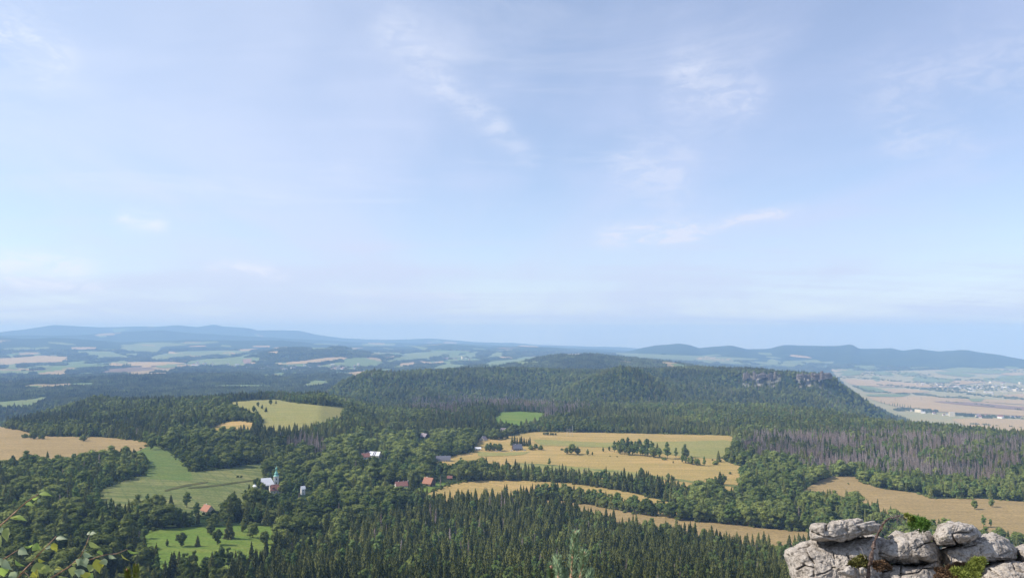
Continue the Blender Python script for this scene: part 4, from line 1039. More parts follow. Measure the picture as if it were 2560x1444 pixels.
# a tree counts as in view when nearer crowns leave its top free
gridv = np.full(2700, 1e9)
vis = np.zeros(len(P), bool)
for i in order[:14000]:
    if not infr[i]: continue
    c0 = int(u[i]) + 40; rp = max(2, int(2.0 * sc[i] * wide[i] / P[i, 1] * F_PX))
    lo_, hi_ = max(0, c0 - rp), min(2700, c0 + rp)
    seg = gridv[lo_:hi_]
    if len(seg) and (tvv[i] < seg - 5).mean() > 0.6: vis[i] = True
    gridv[lo_:hi_] = np.minimum(seg, tvv[i] + 6)
for kd, (kn, lim, lb, gp) in LIM.items():
    cand = [i for i in order if kind[i] == kd and infr[i] and (vis[i] or kd == 3)]
    for i in cand[:max(0, lim - COUNT[kn])]:
        single[i] = True
        plant(kn, (x[i], y[i], z[i]), hgt[i], wide[i], lb, gp, rot_all[i], int(pick_all[i]))
print('single trees', COUNT)
FOREST = {0: ('spruce_forest', 'dark spruce forest over the slopes and hills', 'forest'), 1: ('broadleaf_forest', 'green broadleaf woods filling the valley and hills', 'woods'),
          2: ('birch_woods', 'pale green young trees scattered through the forest', 'woods'), 3: ('dead_forest', 'grey brown stands of dead spruces', 'dead forest')}
for kd, (nm, lb, ct) in FOREST.items():
    s_ = (kind == kd) & ~single; n = int(s_.sum()); shp = [q[2] for q in PROTO[KN[kd]]]
    scatter(nm, np.stack([x, y, z], -1)[s_], np.stack([tilt[:, 0], tilt[:, 1], rot_all], -1)[s_], np.stack([sc * wide, sc * wide, sc], -1)[s_], pick_all[s_] % len(shp), shp, lb, ct)
fx, fy, fz = xyz(PF); n = len(PF)
fsz = rng.uniform(.8, 1.15, n)
townz = inside(pz([(2290, 962), (2420, 955), (2620, 955), (2620, 1000), (2420, 990), (2300, 975)]), *project(fx, fy, fz)) & (rng.random(n) < .45)
fsz = fsz * np.interp(PF[:, 1], [3600, 12500], [1.0, 1.8])
kf = ~townz
scatter('distant_woods', np.stack([fx, fy, fz - 1], -1)[kf], np.stack([np.zeros(n), np.zeros(n), rng.uniform(0, 6.28, n)], -1)[kf], np.stack([fsz * 1.15, fsz * 1.15, fsz * .8], -1)[kf], rng.integers(0, 3, n)[kf], CLUMPS, 'hazy blue woods on the distant hills', 'woods')

# scrub along the field edges: uncountable, one object
ep = []
for pi_, pl in enumerate(FIELD_POLYS[:12]):
    q = np.stack([np.sin(pl[:, 0]), np.cos(pl[:, 0])], -1) * np.exp(pl[:, 1])[:, None]
    for a, b in zip(q, np.roll(q, -1, axis=0)):
        L_ = np.linalg.norm(b - a)
        for k in range(int(L_ / 2.6)):
            c_ = a + (b - a) * random.random() + rng.normal(0, 2.2, 2)
            if fbm(np.array([c_[0] / 30]), np.array([c_[1] / 30]), 2, 44)[0] > .42:
                a_, l_ = np.array([math.atan2(c_[0], c_[1])]), np.array([math.log(math.hypot(c_[0], c_[1]))])
                if not any(inside(o_, a_, l_)[0] for oi_, o_ in enumerate(FIELD_POLYS[:12]) if oi_ != pi_): ep.append(c_)
ep = np.array(ep); n = len(ep); sc_ = rng.uniform(.25, 1.0, n) ** 1.4 * 1.3
scatter('scrub', np.stack([ep[:, 0], ep[:, 1], height(ep[:, 0], ep[:, 1])], -1), np.stack([np.zeros(n), np.zeros(n), rng.uniform(0, 6.28, n)], -1), np.stack([sc_, sc_, sc_], -1), rng.integers(0, 2, n), [q[2] for q in PROTO['bush']], 'low scrub along the field edges', 'scrub')
print('scrub', n)

# ------------------------------------------------------------------ woods, hedges and towns on the far plain
def strip_pts(path, width, n):
    out = []
    for _ in range(n):
        i = random.randrange(len(path) - 1); f = random.random()
        a, b = path[i], path[i + 1]
        out.append((a[0] + (b[0] - a[0]) * f + random.gauss(0, 2), a[1] + (b[1] - a[1]) * f + random.uniform(-width, width)))
    return out
PLAIN_WOODS = [([(2100, 943), (2180, 947), (2250, 953)], 1.5, 60), ([(2195, 963), (2250, 966), (2300, 971), (2350, 977), (2420, 982)], 2.2, 190), ([(2240, 984), (2300, 986), (2340, 990)], 1.6, 70), ([(2340, 992), (2400, 994), (2420, 996)], 1.8, 70),
 ([(2240, 1024), (2290, 1026), (2340, 1030)], 3.5, 120), ([(2380, 1036), (2440, 1041), (2480, 1044)], 2.6, 100), ([(2480, 1042), (2560, 1046), (2640, 1050)], 1.5, 60), ([(2300, 944), (2380, 950), (2460, 951)], 2.5, 110), ([(2430, 952), (2500, 948), (2600, 950)], 2.0, 60),
 ([(2320, 966), (2400, 969), (2500, 970), (2620, 975)], 7.0, 300), ([(2420, 985), (2500, 993), (2560, 998), (2640, 1002)], 2.2, 130), ([(2150, 936), (2240, 933), (2330, 940)], 4.0, 130), ([(2135, 965), (2165, 978), (2230, 982)], 1.2, 40), ([(2260, 955), (2340, 958), (2400, 959)], 1.0, 50),
 ([(2240, 925), (2350, 921), (2480, 925), (2600, 930)], 3.0, 120), ([(2060, 918), (2120, 921), (2200, 922)], 3.0, 100), ([(2440, 1004), (2470, 1006)], .5, 6), ([(2330, 1003), (2440, 1012), (2560, 1027)], .4, 30), ([(2420, 1060), (2500, 1066), (2600, 1074)], .5, 14)]
wp = []
for path, wd, n in PLAIN_WOODS:
    for q in strip_pts(path, wd, n):
        p = ground(q[0], q[1], 3720.0); wp.append((p.x, p.y, p.z))
wp = np.array(wp); n = len(wp); s_ = rng.uniform(.45, .95, n)
scatter('plain_woods', wp, np.stack([np.zeros(n), np.zeros(n), rng.uniform(0, 6.28, n)], -1), np.stack([s_ * .9, s_ * .9, s_ * .8], -1), rng.integers(0, 3, n), CLUMPS, 'blue-green copses and hedges on the far plain', 'copses')

M['wall_white'] = plain('white_plaster', (0.72, 0.70, 0.66), .9, .06, .8)
M['wall_cream'] = plain('cream_plaster', (0.62, 0.55, 0.42), .9, .08, .8)
M['wall_wood'] = plain('dark_timber', (0.085, 0.055, 0.042), .9, .3, 2.0)
M['roof_red'] = plain('red_tiles', (0.235, 0.110, 0.090), .85, .22, 1.2)
M['roof_orange'] = plain('orange_tiles', (0.320, 0.155, 0.100), .85, .15, 1.2)
M['roof_grey'] = plain('slate_roof', (0.135, 0.135, 0.165), .75, .15, 1.2)
M['roof_white'] = plain('white_sheet_roof', (0.66, 0.67, 0.69), .6, .06, 1.0)
M['roof_lilac'] = plain('dull_lilac_roof', (0.24, 0.20, 0.22), .75, .15, 1.2)
M['copper'] = plain('green_copper', (0.20, 0.42, 0.36), .6, .2, 1.5)
M['glass'] = plain('window_glass', (0.03, 0.035, 0.045), .15, .2, 1.0, .6)
M['concrete'] = plain('concrete', (0.42, 0.41, 0.40), .9, .1, .2)
M['steel'] = plain('galvanised_steel', (0.35, 0.36, 0.37), .5, .1, 1.0, .5, .4)
M['rubber'] = plain('tyre_rubber', (0.02, 0.02, 0.02), .9, .1)

def gable(b, w_, d_, h0, h1, over=0.5, hip=0.0):
    """a pitched roof with thickness, ridge along x"""
    x0, x1, y0, y1 = -w_ / 2 - over, w_ / 2 + over, -d_ / 2 - over, d_ / 2 + over
    th = .22; dz = (h1 - h0) * over / (d_ / 2)
    for q in (0, 1):
        pass
    e = h0 - dz
    vs = [(x0, y0, e), (x1, y0, e), (x1 - hip, 0, h1), (x0 + hip, 0, h1), (x1, y1, e), (x0, y1, e)]
    vs += [(a, c, z_ + th) for a, c, z_ in vs]
    fs = [(0, 1, 2, 3), (3, 2, 4, 5), (6, 9, 8, 7), (9, 11, 10, 8), (0, 6, 7, 1), (4, 10, 11, 5), (1, 7, 8, 2), (2, 8, 10, 4), (0, 3, 9, 6), (3, 5, 11, 9)]
    return b.add(vs, fs)

def house(name, p, w_, d_, hw, hr, rot, wall, roof, label, cat='house', chimneys=1, windows=(4, 1), hip=0.0, gable_mat=None, dormers=0):
    e = tag(link(name, None, None, p - Vector((0, 0, .4)), (0, 0, rot)), label, cat)
    b = MB().box(-w_ / 2, w_ / 2, -d_ / 2, d_ / 2, -1.5, hw)
    if hip < d_ * .3:
        for sx in (-1, 1): b.add([(sx * w_ / 2, -d_ / 2, hw), (sx * w_ / 2, d_ / 2, hw), (sx * w_ / 2, 0, hw + hr - .05)], [(0, 1, 2)])
    wl = link('wall', b.mesh('house_wall', M[wall]), e)
    r = link('roof', gable(MB(), w_, d_, hw, hw + hr, .55, hip).mesh('house_roof', M[roof]), e)
    for k in range(chimneys):
        cx = -w_ * .22 + k * w_ * .4; zc = hw + hr
        link('chimney', MB().box(cx - .4, cx + .4, -.35, .45, zc - 1.2, zc + 1.0).mesh('chimney', M['wall_white' if k % 2 == 0 else 'concrete']), r)
    for k in range(dormers):
        cx = -w_ * .25 + k * w_ * .5 / max(1, dormers - 1) if dormers > 1 else 0
        link('dormer', MB().box(cx - .9, cx + .9, -d_ * .42, -.2, hw + .3, hw + hr * .62).mesh('dormer', M[roof]), r)
    nx, nz = windows
    for side in (-1, 1):
        for k in range(nx):
            for j in range(nz):
                cx = -w_ / 2 + w_ * (k + .5) / nx; zc = hw * (j + .52) / nz; yy = side * d_ / 2
                f_ = link('window', MB().box(cx - .62, cx + .62, yy - .06, yy + .06, zc - .75, zc + .75).mesh('window', M['wall_white' if wall != 'wall_white' else 'concrete']), e)
                link('pane', MB().box(cx - .48, cx + .48, yy - .09, yy + .09, zc - .6, zc + .6).mesh('pane', M['glass']), f_)
    link('door', MB().box(w_ / 2 - .05, w_ / 2 + .08, -.55, .55, 0.0, 2.1).mesh('door', M['wall_wood' if wall != 'wall_wood' else 'concrete']), e)
    return e

# --- the church
p = SITES['church']
e = tag(link('church', None, None, p - Vector((0, 0, .5)), (0, 0, math.radians(22)), (.86, .86, .82)), 'white church with pale metal roof and green onion-topped spire', 'church')
nave = MB().box(-15, 7, -7.5, 7.5, -2, 6.5)
for sx in (-12.5, 7): nave.add([(sx, -7.5, 6.5), (sx, 7.5, 6.5), (sx, 0, 15.0)], [(0, 1, 2)])
link('nave_wall', nave.mesh('nave_wall', M['wall_white']), e)
gb = gable(MB(), 22, 15, 6.5, 15.2, .6, 5.0); gb.v = [(a - 4.0, c, d) for a, c, d in gb.v]
link('roof', gb.mesh('nave_roof', M['roof_white']), e)
ap = MB().lathe([(4.6, -2), (4.6, 5.2)], 10, 0, (-16.5, 0)); link('apse', ap.mesh('apse', M['wall_white']), e)
ar = MB().lathe([(5.2, 4.9), (5.2, 5.15), (.2, 9.2)], 10, 0, (-16.5, 0)); link('apse_roof', ar.mesh('apse_roof', M['roof_white']), e)
tw = MB().box(6.6, 12.8, -3.1, 3.1, -2, 17.0); tower = link('tower', tw.mesh('church_tower', M['wall_white']), e)
link('cornice', MB().box(6.2, 13.2, -3.5, 3.5, 16.6, 17.3).mesh('cornice', M['wall_cream']), tower)
for (cx, cy, dx, dy) in ((9.7, -3.12, .7, .1), (12.82, 0, .1, .7), (9.7, 3.12, .7, .1)):
    for zc in (7.5, 13.2):
        link('window', MB().box(cx - dx, cx + dx, cy - dy, cy + dy, zc - 1.2, zc + 1.2).mesh('tower_window', M['glass']), tower)
for k in range(4):
    for sy in (-6.03, 6.03):
        link('window', MB().box(-10 + k * 4.2 - .7, -10 + k * 4.2 + .7, sy * 1.25 - .08, sy * 1.25 + .08, 2.0, 5.4).mesh('nave_window', M['glass']), e)
sp = MB().lathe([(4.6, 17.3), (2.6, 19.2), (2.5, 19.5), (3.1, 20.6), (3.0, 21.6), (2.2, 23.0), (1.35, 24.4), (1.15, 25.0), (1.15, 27.6), (1.5, 27.8), (1.75, 28.8), (1.5, 29.8), (.7, 31.0), (.25, 32.2), (.12, 34.2), (0.02, 34.3)], 12, 0, (9.7, 0))
sp.v = [(9.7 + (a - 9.7) * .85, c * .85, 17.3 + (d - 17.3) * .9) for a, c, d in sp.v]
spire = link('spire', sp.mesh('spire', M['copper'], True), e)
link('cross', MB().box(9.62, 9.78, -.06, .06, 32.4, 34.6).box(9.62, 9.78, -.7, .7, 33.6, 33.85).mesh('cross', M['steel']), spire)

house('rectory', SITES['rectory'], 13, 10, 4.5, 5.5, .5, 'wall_cream', 'roof_red', 'red-roofed rectory half hidden in trees beside the church', 'house', 3, (4, 1), 2.0, None, 2)
house('orange_roofed_cottage', SITES['orange_cottage'], 12, 8, 3, 4.6, -.7, 'wall_cream', 'roof_orange', 'cottage with dull orange roof below the rough olive meadow', 'house', 1, (3, 1))
house('red_roofed_cottage', SITES['red_cottage'], 12, 9, 4, 5, .25, 'wall_white', 'roof_red', 'red-roofed cottage next to the white-roofed barn', 'house', 1, (3, 1))
bn = house('white_roofed_barn', SITES['barn'], 17, 12, 4, 5, -.25, 'wall_cream', 'roof_white', 'barn with bright white roof crossed by dark strips', 'barn', 0, (3, 1))
rf = [c for c in bn.children if c.name.startswith('roof')][0]
for cx in (-1.2, 1.6):
    link('dark_strip', MB().add([(cx - .9, -6.6, 3.75), (cx + .9, -6.6, 3.75), (cx + .9, -.3, 9.05), (cx - .9, -.3, 9.05)], [(0, 1, 2, 3)]).mesh('dark_strip', M['roof_grey']), rf)
house('lilac_roofed_outbuilding', SITES['barn'] + Vector((-11, 8, 0)), 9, 8, 4, 4.5, 1.2, 'wall_cream', 'roof_lilac', 'outbuilding with dull lilac roof between red cottage and barn', 'outbuilding', 0, (2, 1))
house('slate_roofed_farmhouse', SITES['long_house'], 22, 10, 3.2, 5.5, .08, 'wall_cream', 'roof_grey', 'long farmhouse with slate roof and pale walls above golden field', 'house', 2, (6, 1))
house('timber_house', SITES['wooden_house'], 13, 11, 4.2, 6.6, -.5, 'wall_wood', 'roof_orange', 'dark timber house with big orange roof at the field edge', 'house', 1, (3, 1))
house('red_roofed_house', SITES['red_house'], 15, 10, 4, 4.6, .35, 'wall_white', 'roof_red', 'red-roofed house with pale chimneys sunk among village trees', 'house', 3, (4, 1))
house('red_shed', SITES['shed'], 6.5, 5, 2.4, 2.6, .1, 'wall_wood', 'roof_red', 'small red-roofed shed at the golden field corner', 'shed', 0, (1, 1))
house('forest_cabin', SITES['forest_house'], 14, 9, 4, 5, -.7, 'wall_wood', 'roof_lilac', 'brown cabin with lilac-grey roof deep in the dark forest', 'house', 1, (3, 1))
house('pink_gabled_house', SITES['pink_house'], 10, 9, 4, 4.5, .9, 'wall_cream', 'roof_lilac', 'pale gabled house left of the little golden field', 'house', 1, (3, 1))
house('dark_house', SITES['dark_house'], 16, 11, 3.5, 7.0, .3, 'wall_wood', 'roof_grey', 'dark house with steep grey roof behind parked cars', 'house', 1, (4, 1))
house('hill_house', SITES['hill_house'], 11, 8, 3.2, 3.6, .1, 'wall_cream', 'roof_lilac', 'house with pale roof below the green hill meadow', 'house', 1, (3, 1))
house('white_shed', SITES['white_sheds'], 10, 6, 3.0, 2.2, .1, 'wall_white', 'roof_white', 'low white shed at the left edge of the golden field', 'shed', 0, (2, 1))
# small white tower beside the village
p = SITES['tower_house']; e = tag(link('transformer_tower', None, None, p - Vector((0, 0, .4)), (0, 0, .5)), 'small white tower with pale pitched roof among village trees', 'tower')
b = MB().box(-2.2, 2.2, -2.2, 2.2, -1, 7.2)
for sx in (-2.2, 2.2): b.add([(sx, -2.2, 7.2), (sx, 2.2, 7.2), (sx, 0, 9.9)], [(0, 1, 2)])
link('wall', b.mesh('tower_wall', M['wall_white']), e)
link('roof', gable(MB(), 4.4, 4.4, 7.2, 10.0, .45).mesh('tower_roof', M['roof_white']), e)
link('door', MB().box(-.6, .6, -2.26, -2.1, 0, 2.2).mesh('tower_door', M['steel']), e)
link('window', MB().box(-.4, .4, -2.28, -2.1, 5.0, 5.9).mesh('tower_window', M['glass']), e)

# parked cars by the dark house
CARP = [((1242, 1128), (.70, .71, .72), 'white car parked leftmost below the hamlet trees'), ((1252, 1128), (.32, .34, .36), 'grey car parked second from the left below the hamlet trees'), ((1279, 1127), (.72, .72, .72), 'white car parked in front of the dark house'),
        ((1292, 1127), (.45, .46, .48), 'silver car parked right in front of the dark house'), ((1312, 1126), (.75, .75, .74), 'white van-like car parked alone right of the dark house')]
for (uv, colr, lb) in CARP:
    p = ground(*uv); mt = plain('car_paint', colr, .35, .03, 1, .5)
    e = tag(link('parked_car', None, None, p + Vector((0, 0, .45)), (0, 0, random.uniform(-.3, .3))), lb, 'car', 'cars parked by the dark house')
    body = MB().add([(-2.1, -.85, .3), (2.1, -.85, .3), (2.1, .85, .3), (-2.1, .85, .3), (-2.1, -.85, .8), (2.05, -.82, .75), (2.05, .82, .75), (-2.1, .85, .8), (-1.2, -.8, .88), (1.0, -.8, .88), (1.0, .8, .88), (-1.2, .8, .88)],
                    [(0, 3, 2, 1), (0, 1, 5, 9, 8, 4), (2, 3, 7, 11, 10, 6), (1, 2, 6, 5), (3, 0, 4, 7), (5, 6, 10, 9), (4, 8, 11, 7), (8, 9, 10, 11)])
    link('body', body.mesh('car_body', mt), e)
    cab = MB().add([(-1.25, -.78, .89), (1.0, -.78, .89), (1.0, .78, .89), (-1.25, .78, .89), (-.8, -.65, 1.45), (.35, -.65, 1.45), (.35, .65, 1.45), (-.8, .65, 1.45)], [(0, 1, 5, 4), (2, 3, 7, 6), (1, 2, 6, 5), (3, 0, 4, 7)])
    link('windows', cab.mesh('car_windows', M['glass']), e)
    link('car_roof', MB().box(-.82, .37, -.67, .67, 1.45, 1.5).mesh('car_roof', mt), e)
    for wx in (-1.3, 1.3):
        for wy in (-.8, .8):
            link('wheel', MB().tube([(wx, wy - .1, .32), (wx, wy + .1, .32)], .32, 10).mesh('wheel', M['rubber']), e)

# wooden pole frame at the forest edge
p = ground(1425, 1090); e = tag(link('pole_frame', None, None, p), 'tall pale two-post pole frame at the forest edge', 'pole')
for k, (px_, hh_) in enumerate(((-6, 16), (0, 16), (5, 22))):
    link('post', MB().tube([(px_, 0, -1), (px_, 0, hh_)], .28, 6).mesh('post', M['concrete']), e)
for zz_ in (9, 13): link('crossbar', MB().box(-6.4, 5.4, -.3, .3, zz_, zz_ + .5).mesh('crossbar', M['concrete']), e)

# power pylons on the plain
for i, (uu, vv) in enumerate(((2238, 1003), (2269, 1001), (2303, 1001))):
    p = ground(uu, vv, 3720.0); e = tag(link('power_pylon', None, None, p), ['leftmost thin steel pylon on the far tan plain', 'middle thin steel pylon on the far tan plain', 'rightmost thin steel pylon on the far tan plain'][i], 'pylon', 'pylons on the far plain')
    for sx in (-1, 1):
        for sy in (-1, 1): link('leg', MB().tube([(sx * 2.6, sy * 2.6, -1), (sx * .5, sy * .5, 30)], .22, 4).mesh('pylon_leg', M['steel']), e)
    for zz_ in (20, 25): link('arm', MB().box(-6, 6, -.2, .2, zz_, zz_ + .5).mesh('pylon_arm', M['steel']), e)

# far houses and blocks, a pixel or three each
def far_house(w_, d_, hw, hr, wall, roof):
    b = MB().box(-w_ / 2, w_ / 2, -d_ / 2, d_ / 2, -2, hw, 0)
    if hr > 0:
        for sx in (-1, 1): b.add([(sx * w_ / 2, -d_ / 2, hw), (sx * w_ / 2, d_ / 2, hw), (sx * w_ / 2, 0, hw + hr - .05)], [(0, 1, 2)], 0)
        g = gable(MB(), w_, d_, hw, hw + hr, .5); b.add(g.v, g.f, 1)
    else: b.box(-w_ / 2 - .2, w_ / 2 + .2, -d_ / 2 - .2, d_ / 2 + .2, hw, hw + .5, 1)
    for k in range(3):
        for s in (-1, 1): b.box(-w_ * .35 + k * w_ * .35 - .7, -w_ * .35 + k * w_ * .35 + .7, s * d_ / 2 - .08, s * d_ / 2 + .08, hw * .35, hw * .35 + 1.6, 2)
    return b.mesh('far_house', [M[wall], M[roof], M['glass']])
FH = [far_house(12, 9, 5, 4.5, 'wall_white', 'roof_red'), far_house(14, 10, 5.5, 4.5, 'wall_cream', 'roof_lilac'), far_house(11, 9, 5, 4, 'wall_white', 'roof_grey'), far_house(20, 12, 7, 4, 'wall_white', 'roof_red')]
FB = [far_house(42, 14, 16, 0, 'wall_cream', 'concrete'), far_house(60, 26, 9, 0, 'wall_white', 'concrete'), far_house(26, 18, 20, 0, 'wall_cream', 'concrete')]
def settle(n, poly, label, group, rmin, block=.2, big=1.0, cat='house'):
    P_ = pz(poly); lo, hi = P_.min(0), P_.max(0); k = 0; tries = 0
    while k < n and tries < 5000:
        tries += 1
        q = (random.uniform(lo[0], hi[0]), random.uniform(lo[1], hi[1]))
        if not inside(P_, np.array([q[0]]), np.array([q[1]]))[0]: continue
        p = ground(q[0], q[1], rmin); me = random.choice(FB if random.random() < block else FH); s = random.uniform(.8, 1.2) * big
        tag(link('far_house', me, None, p + Vector((0, 0, 2.0)), (0, 0, random.uniform(-.5, .5) + random.choice((0, 1.57))), (s, s, s)), label, cat, group); k += 1
settle(60, [(2400, 962), (2470, 957), (2580, 958), (2580, 992), (2500, 990), (2430, 980), (2400, 974)], 'tiny pale building of the hazy town on the far plain', 'buildings of the far town', 3720.0, .3, 1.0)
settle(26, [(2290, 955), (2400, 960), (2420, 976), (2340, 972), (2290, 962)], 'tiny house scattered left of the hazy far town', 'houses left of the far town', 3720.0, .1, 1.1)
settle(9, [(2440, 1040), (2570, 1045), (2570, 1050), (2440, 1045)], 'house in the tree row at the near edge of the plain', 'houses in the near row of the plain', 3400.0, .1, 1.3)
settle(8, [(2250, 1026), (2360, 1032), (2400, 1042), (2330, 1036)], 'house peeping over the forest rim on the plain', 'houses behind the forest rim', 3400.0, .2, 1.2)
settle(46, [(640, 918), (720, 914), (860, 912), (940, 914), (900, 926), (760, 928), (650, 927)], 'tiny house of the blue valley village', 'houses of the blue valley village', 4200.0, .12, 1.25)
settle(18, [(420, 902), (480, 904), (640, 914), (620, 924), (480, 916)], 'tiny farm building left of the blue valley village', 'farm buildings of the blue valley', 4200.0, .3, 1.3)
settle(10, [(1110, 896), (1180, 893), (1180, 902), (1120, 903)], 'tiny farm house among the far green pastures', 'farms among the far pastures', 4200.0, .1, 1.5)

# sandstone towers along the rim of the table mountain
def rock_tower(seed, w_, h_, d_):
    rd = random.Random(seed); vs = []; fs = []; n, L = 9, 7
    ang = [2 * math.pi * (k + rd.uniform(-.25, .25)) / n for k in range(n)]; rad = [rd.uniform(.8, 1.15) for _ in range(n)]
    for j in range(L):
        t_ = j / (L - 1); s = (1.12 - .3 * t_) * (1 if j < L - 1 else .62)
        for k in range(n):
            q = rad[k] * s * rd.uniform(.84, 1.12)
            vs.append((math.cos(ang[k]) * q * w_ / 2, math.sin(ang[k]) * q * d_ / 2, h_ * (t_ + rd.uniform(-.04, .04)) - 6))
    for j in range(L - 1):
        for k in range(n): fs.append((j * n + k, j * n + (k + 1) % n, (j + 1) * n + (k + 1) % n, (j + 1) * n + k))
    fs.append(tuple(range((L - 1) * n, L * n)))
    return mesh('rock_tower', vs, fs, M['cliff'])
RT = [rock_tower(s, w_, h_, d_) for s, w_, h_, d_ in ((1, 22, 44, 20), (2, 16, 52, 16), (3, 30, 36, 24), (4, 18, 40, 20), (5, 34, 48, 22))]
rt_ = random.Random(9)
TW = [(q + rt_.uniform(-5, 5), True) for q in list(range(1862, 1950, 7)) + list(range(1996, 2076, 7))] + [(q, False) for q in (1326, 1337, 1346, 1360, 1372, 1590, 1690)]
for i, (uu, rim) in enumerate(TW):
    vt = (rt_.uniform(929, 938) if rim else 917 + rt_.uniform(-1, 3)); vb = (rt_.uniform(939, 947) if rim else vt + 7)
    a_ = az_of(uu, 930); r_ = (3432.0 if rim else 3380.0) + rt_.uniform(-10, 10)
    if not rim:
        p = ground(uu, 922, 2700.0); r_ = math.hypot(p.x, p.y)
    zt, zb = slope_of(uu, vt) * r_, slope_of(uu, vb) * r_
    s = (zt - zb + 8) / 46.0; wd_ = rt_.uniform(.4, 1.3) if rim else .4
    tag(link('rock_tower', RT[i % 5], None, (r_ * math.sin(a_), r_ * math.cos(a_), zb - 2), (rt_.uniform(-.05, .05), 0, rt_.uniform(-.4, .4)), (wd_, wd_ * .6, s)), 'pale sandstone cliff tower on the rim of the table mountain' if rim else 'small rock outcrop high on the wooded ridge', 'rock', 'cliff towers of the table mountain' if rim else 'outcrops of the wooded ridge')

# ------------------------------------------------------------------ foreground rocks
def rock_body(outline, Y, depth, seed, cracks=(), lean=0.45, e=0.72, nphi=260, nth=120, amp=0.05, ctr=None, crackw=0.024):
    """a boulder whose front outline follows the given one, rounded in depth, leaning back, rough and cracked"""
    P3 = [pt(a, b, Y) for a, b in outline]
    O = np.array([(p.x, p.z) for p in P3]); c = O.mean(0) if ctr is None else np.array([pt(*ctr, Y).x, pt(*ctr, Y).z])
    dn_ = []
    for i in range(len(O)):
        a, b = O[i], O[(i + 1) % len(O)]; n = max(2, int(np.linalg.norm(b - a) / .01))
        dn_ += [a + (b - a) * k / n for k in range(n)]
    D = np.array(dn_) - c; ang = np.arctan2(D[:, 1], D[:, 0]); rad = np.hypot(D[:, 0], D[:, 1]); o = np.argsort(ang); ang, rad = ang[o], rad[o]
    phi = np.linspace(-math.pi, math.pi, nphi, endpoint=False); R = np.interp(phi, ang, rad, period=2 * math.pi)
    ker_ = np.array([1, 2, 3, 2, 1.]) / 9; R = np.convolve(np.pad(R, 2, mode='wrap'), ker_, mode='valid')
    th = np.linspace(0, math.pi, nth + 1)
    # even spacing on the profile
    tq = np.linspace(0, math.pi, 4000); ss = np.abs(np.sin(tq)) ** e; cc_ = np.sign(np.cos(tq)) * np.abs(np.cos(tq)) ** e
    arc = np.concatenate([[0], np.cumsum(np.hypot(np.diff(ss), np.diff(cc_)))]); th = np.interp(np.linspace(0, arc[-1], nth + 1), arc, tq)
    s = np.abs(np.sin(th)) ** e; cc = np.sign(np.cos(th)) * np.abs(np.cos(th)) ** e
    x_ = c[0] + s[:, None] * R[None, :] * np.cos(phi)[None, :]; z_ = c[1] + s[:, None] * R[None, :] * np.sin(phi)[None, :]
    y_ = Y - depth * cc[:, None] + np.zeros_like(x_)
    y_ = y_ + (z_ - c[1]) * lean; kk = y_ / Y             # leaning back, with true perspective width
    x_, z_ = x_ * kk, z_ * kk
    V = np.stack([x_, y_, z_], -1).reshape(-1, 3)
    nrm = np.stack([np.cos(phi)[None, :] * s[:, None], -cc[:, None] * np.ones_like(x_), np.sin(phi)[None, :] * s[:, None]], -1).reshape(-1, 3)
    nrm /= np.linalg.norm(nrm, axis=1)[:, None] + 1e-9
    # coarse facets, weathered bedding and grain
    d = (fbm3(V * 1.5 + seed * 7, 3, seed) - .5) * amp * 2.8
    fac = np.abs(fbm3(V * 2.6 + seed * 3, 2, seed + 3) - .5) + .7 * np.abs(fbm3(V * 5.5 + seed, 2, seed + 4) - .5)
    d += (fac - .16) * amp * 3.2
    d += (fbm3(V * 14.0 + seed * 3, 3, seed + 6, .65) - .5) * amp * 1.5
    bed = vnoise3(V * np.array([1.1, 1.1, 7.0]) + seed, seed + 8); d -= np.clip((bed - .70) / .12, 0, 1) * amp * .7
    pit = vnoise3(V * 13 + seed, seed + 5); d -= np.clip((pit - .76) / .2, 0, 1) * .03
    d -= d.mean() + .01
    # explicit cracks, cut across the face
    fr = -(V[:, 1]) / 1.0
    pu = CX + F_PX * V[:, 0] / (V @ F_); pv_ = CY - F_PX * (V @ U_) / (V @ F_)
    for path in cracks:
        best = np.full(len(V), 1e9)
        for (a, b) in zip(path[:-1], path[1:]):
            a = np.array(a, float); b = np.array(b, float); ab = b - a; L2 = (ab ** 2).sum()
            t_ = np.clip(((pu - a[0]) * ab[0] + (pv_ - a[1]) * ab[1]) / L2, 0, 1)
            best = np.minimum(best, np.hypot(pu - a[0] - t_ * ab[0], pv_ - a[1] - t_ * ab[1]))
        wpx = crackw * F_PX / Y
        d -= np.where(cc.repeat(nphi) > -.2, np.exp(-(best / (wpx * .5)) ** 2), 0) * .13
    V = V + nrm * d[:, None]
    ii_, jj_ = np.meshgrid(np.arange(nth), np.arange(nphi), indexing='ij'); j3 = (jj_ + 1) % nphi
    q = np.stack([ii_ * nphi + jj_, (ii_ + 1) * nphi + jj_, (ii_ + 1) * nphi + j3, ii_ * nphi + j3], -1).reshape(-1, 4)
    return mesh('rock', V, q[:, ::-1], M['rock'], smooth=True)

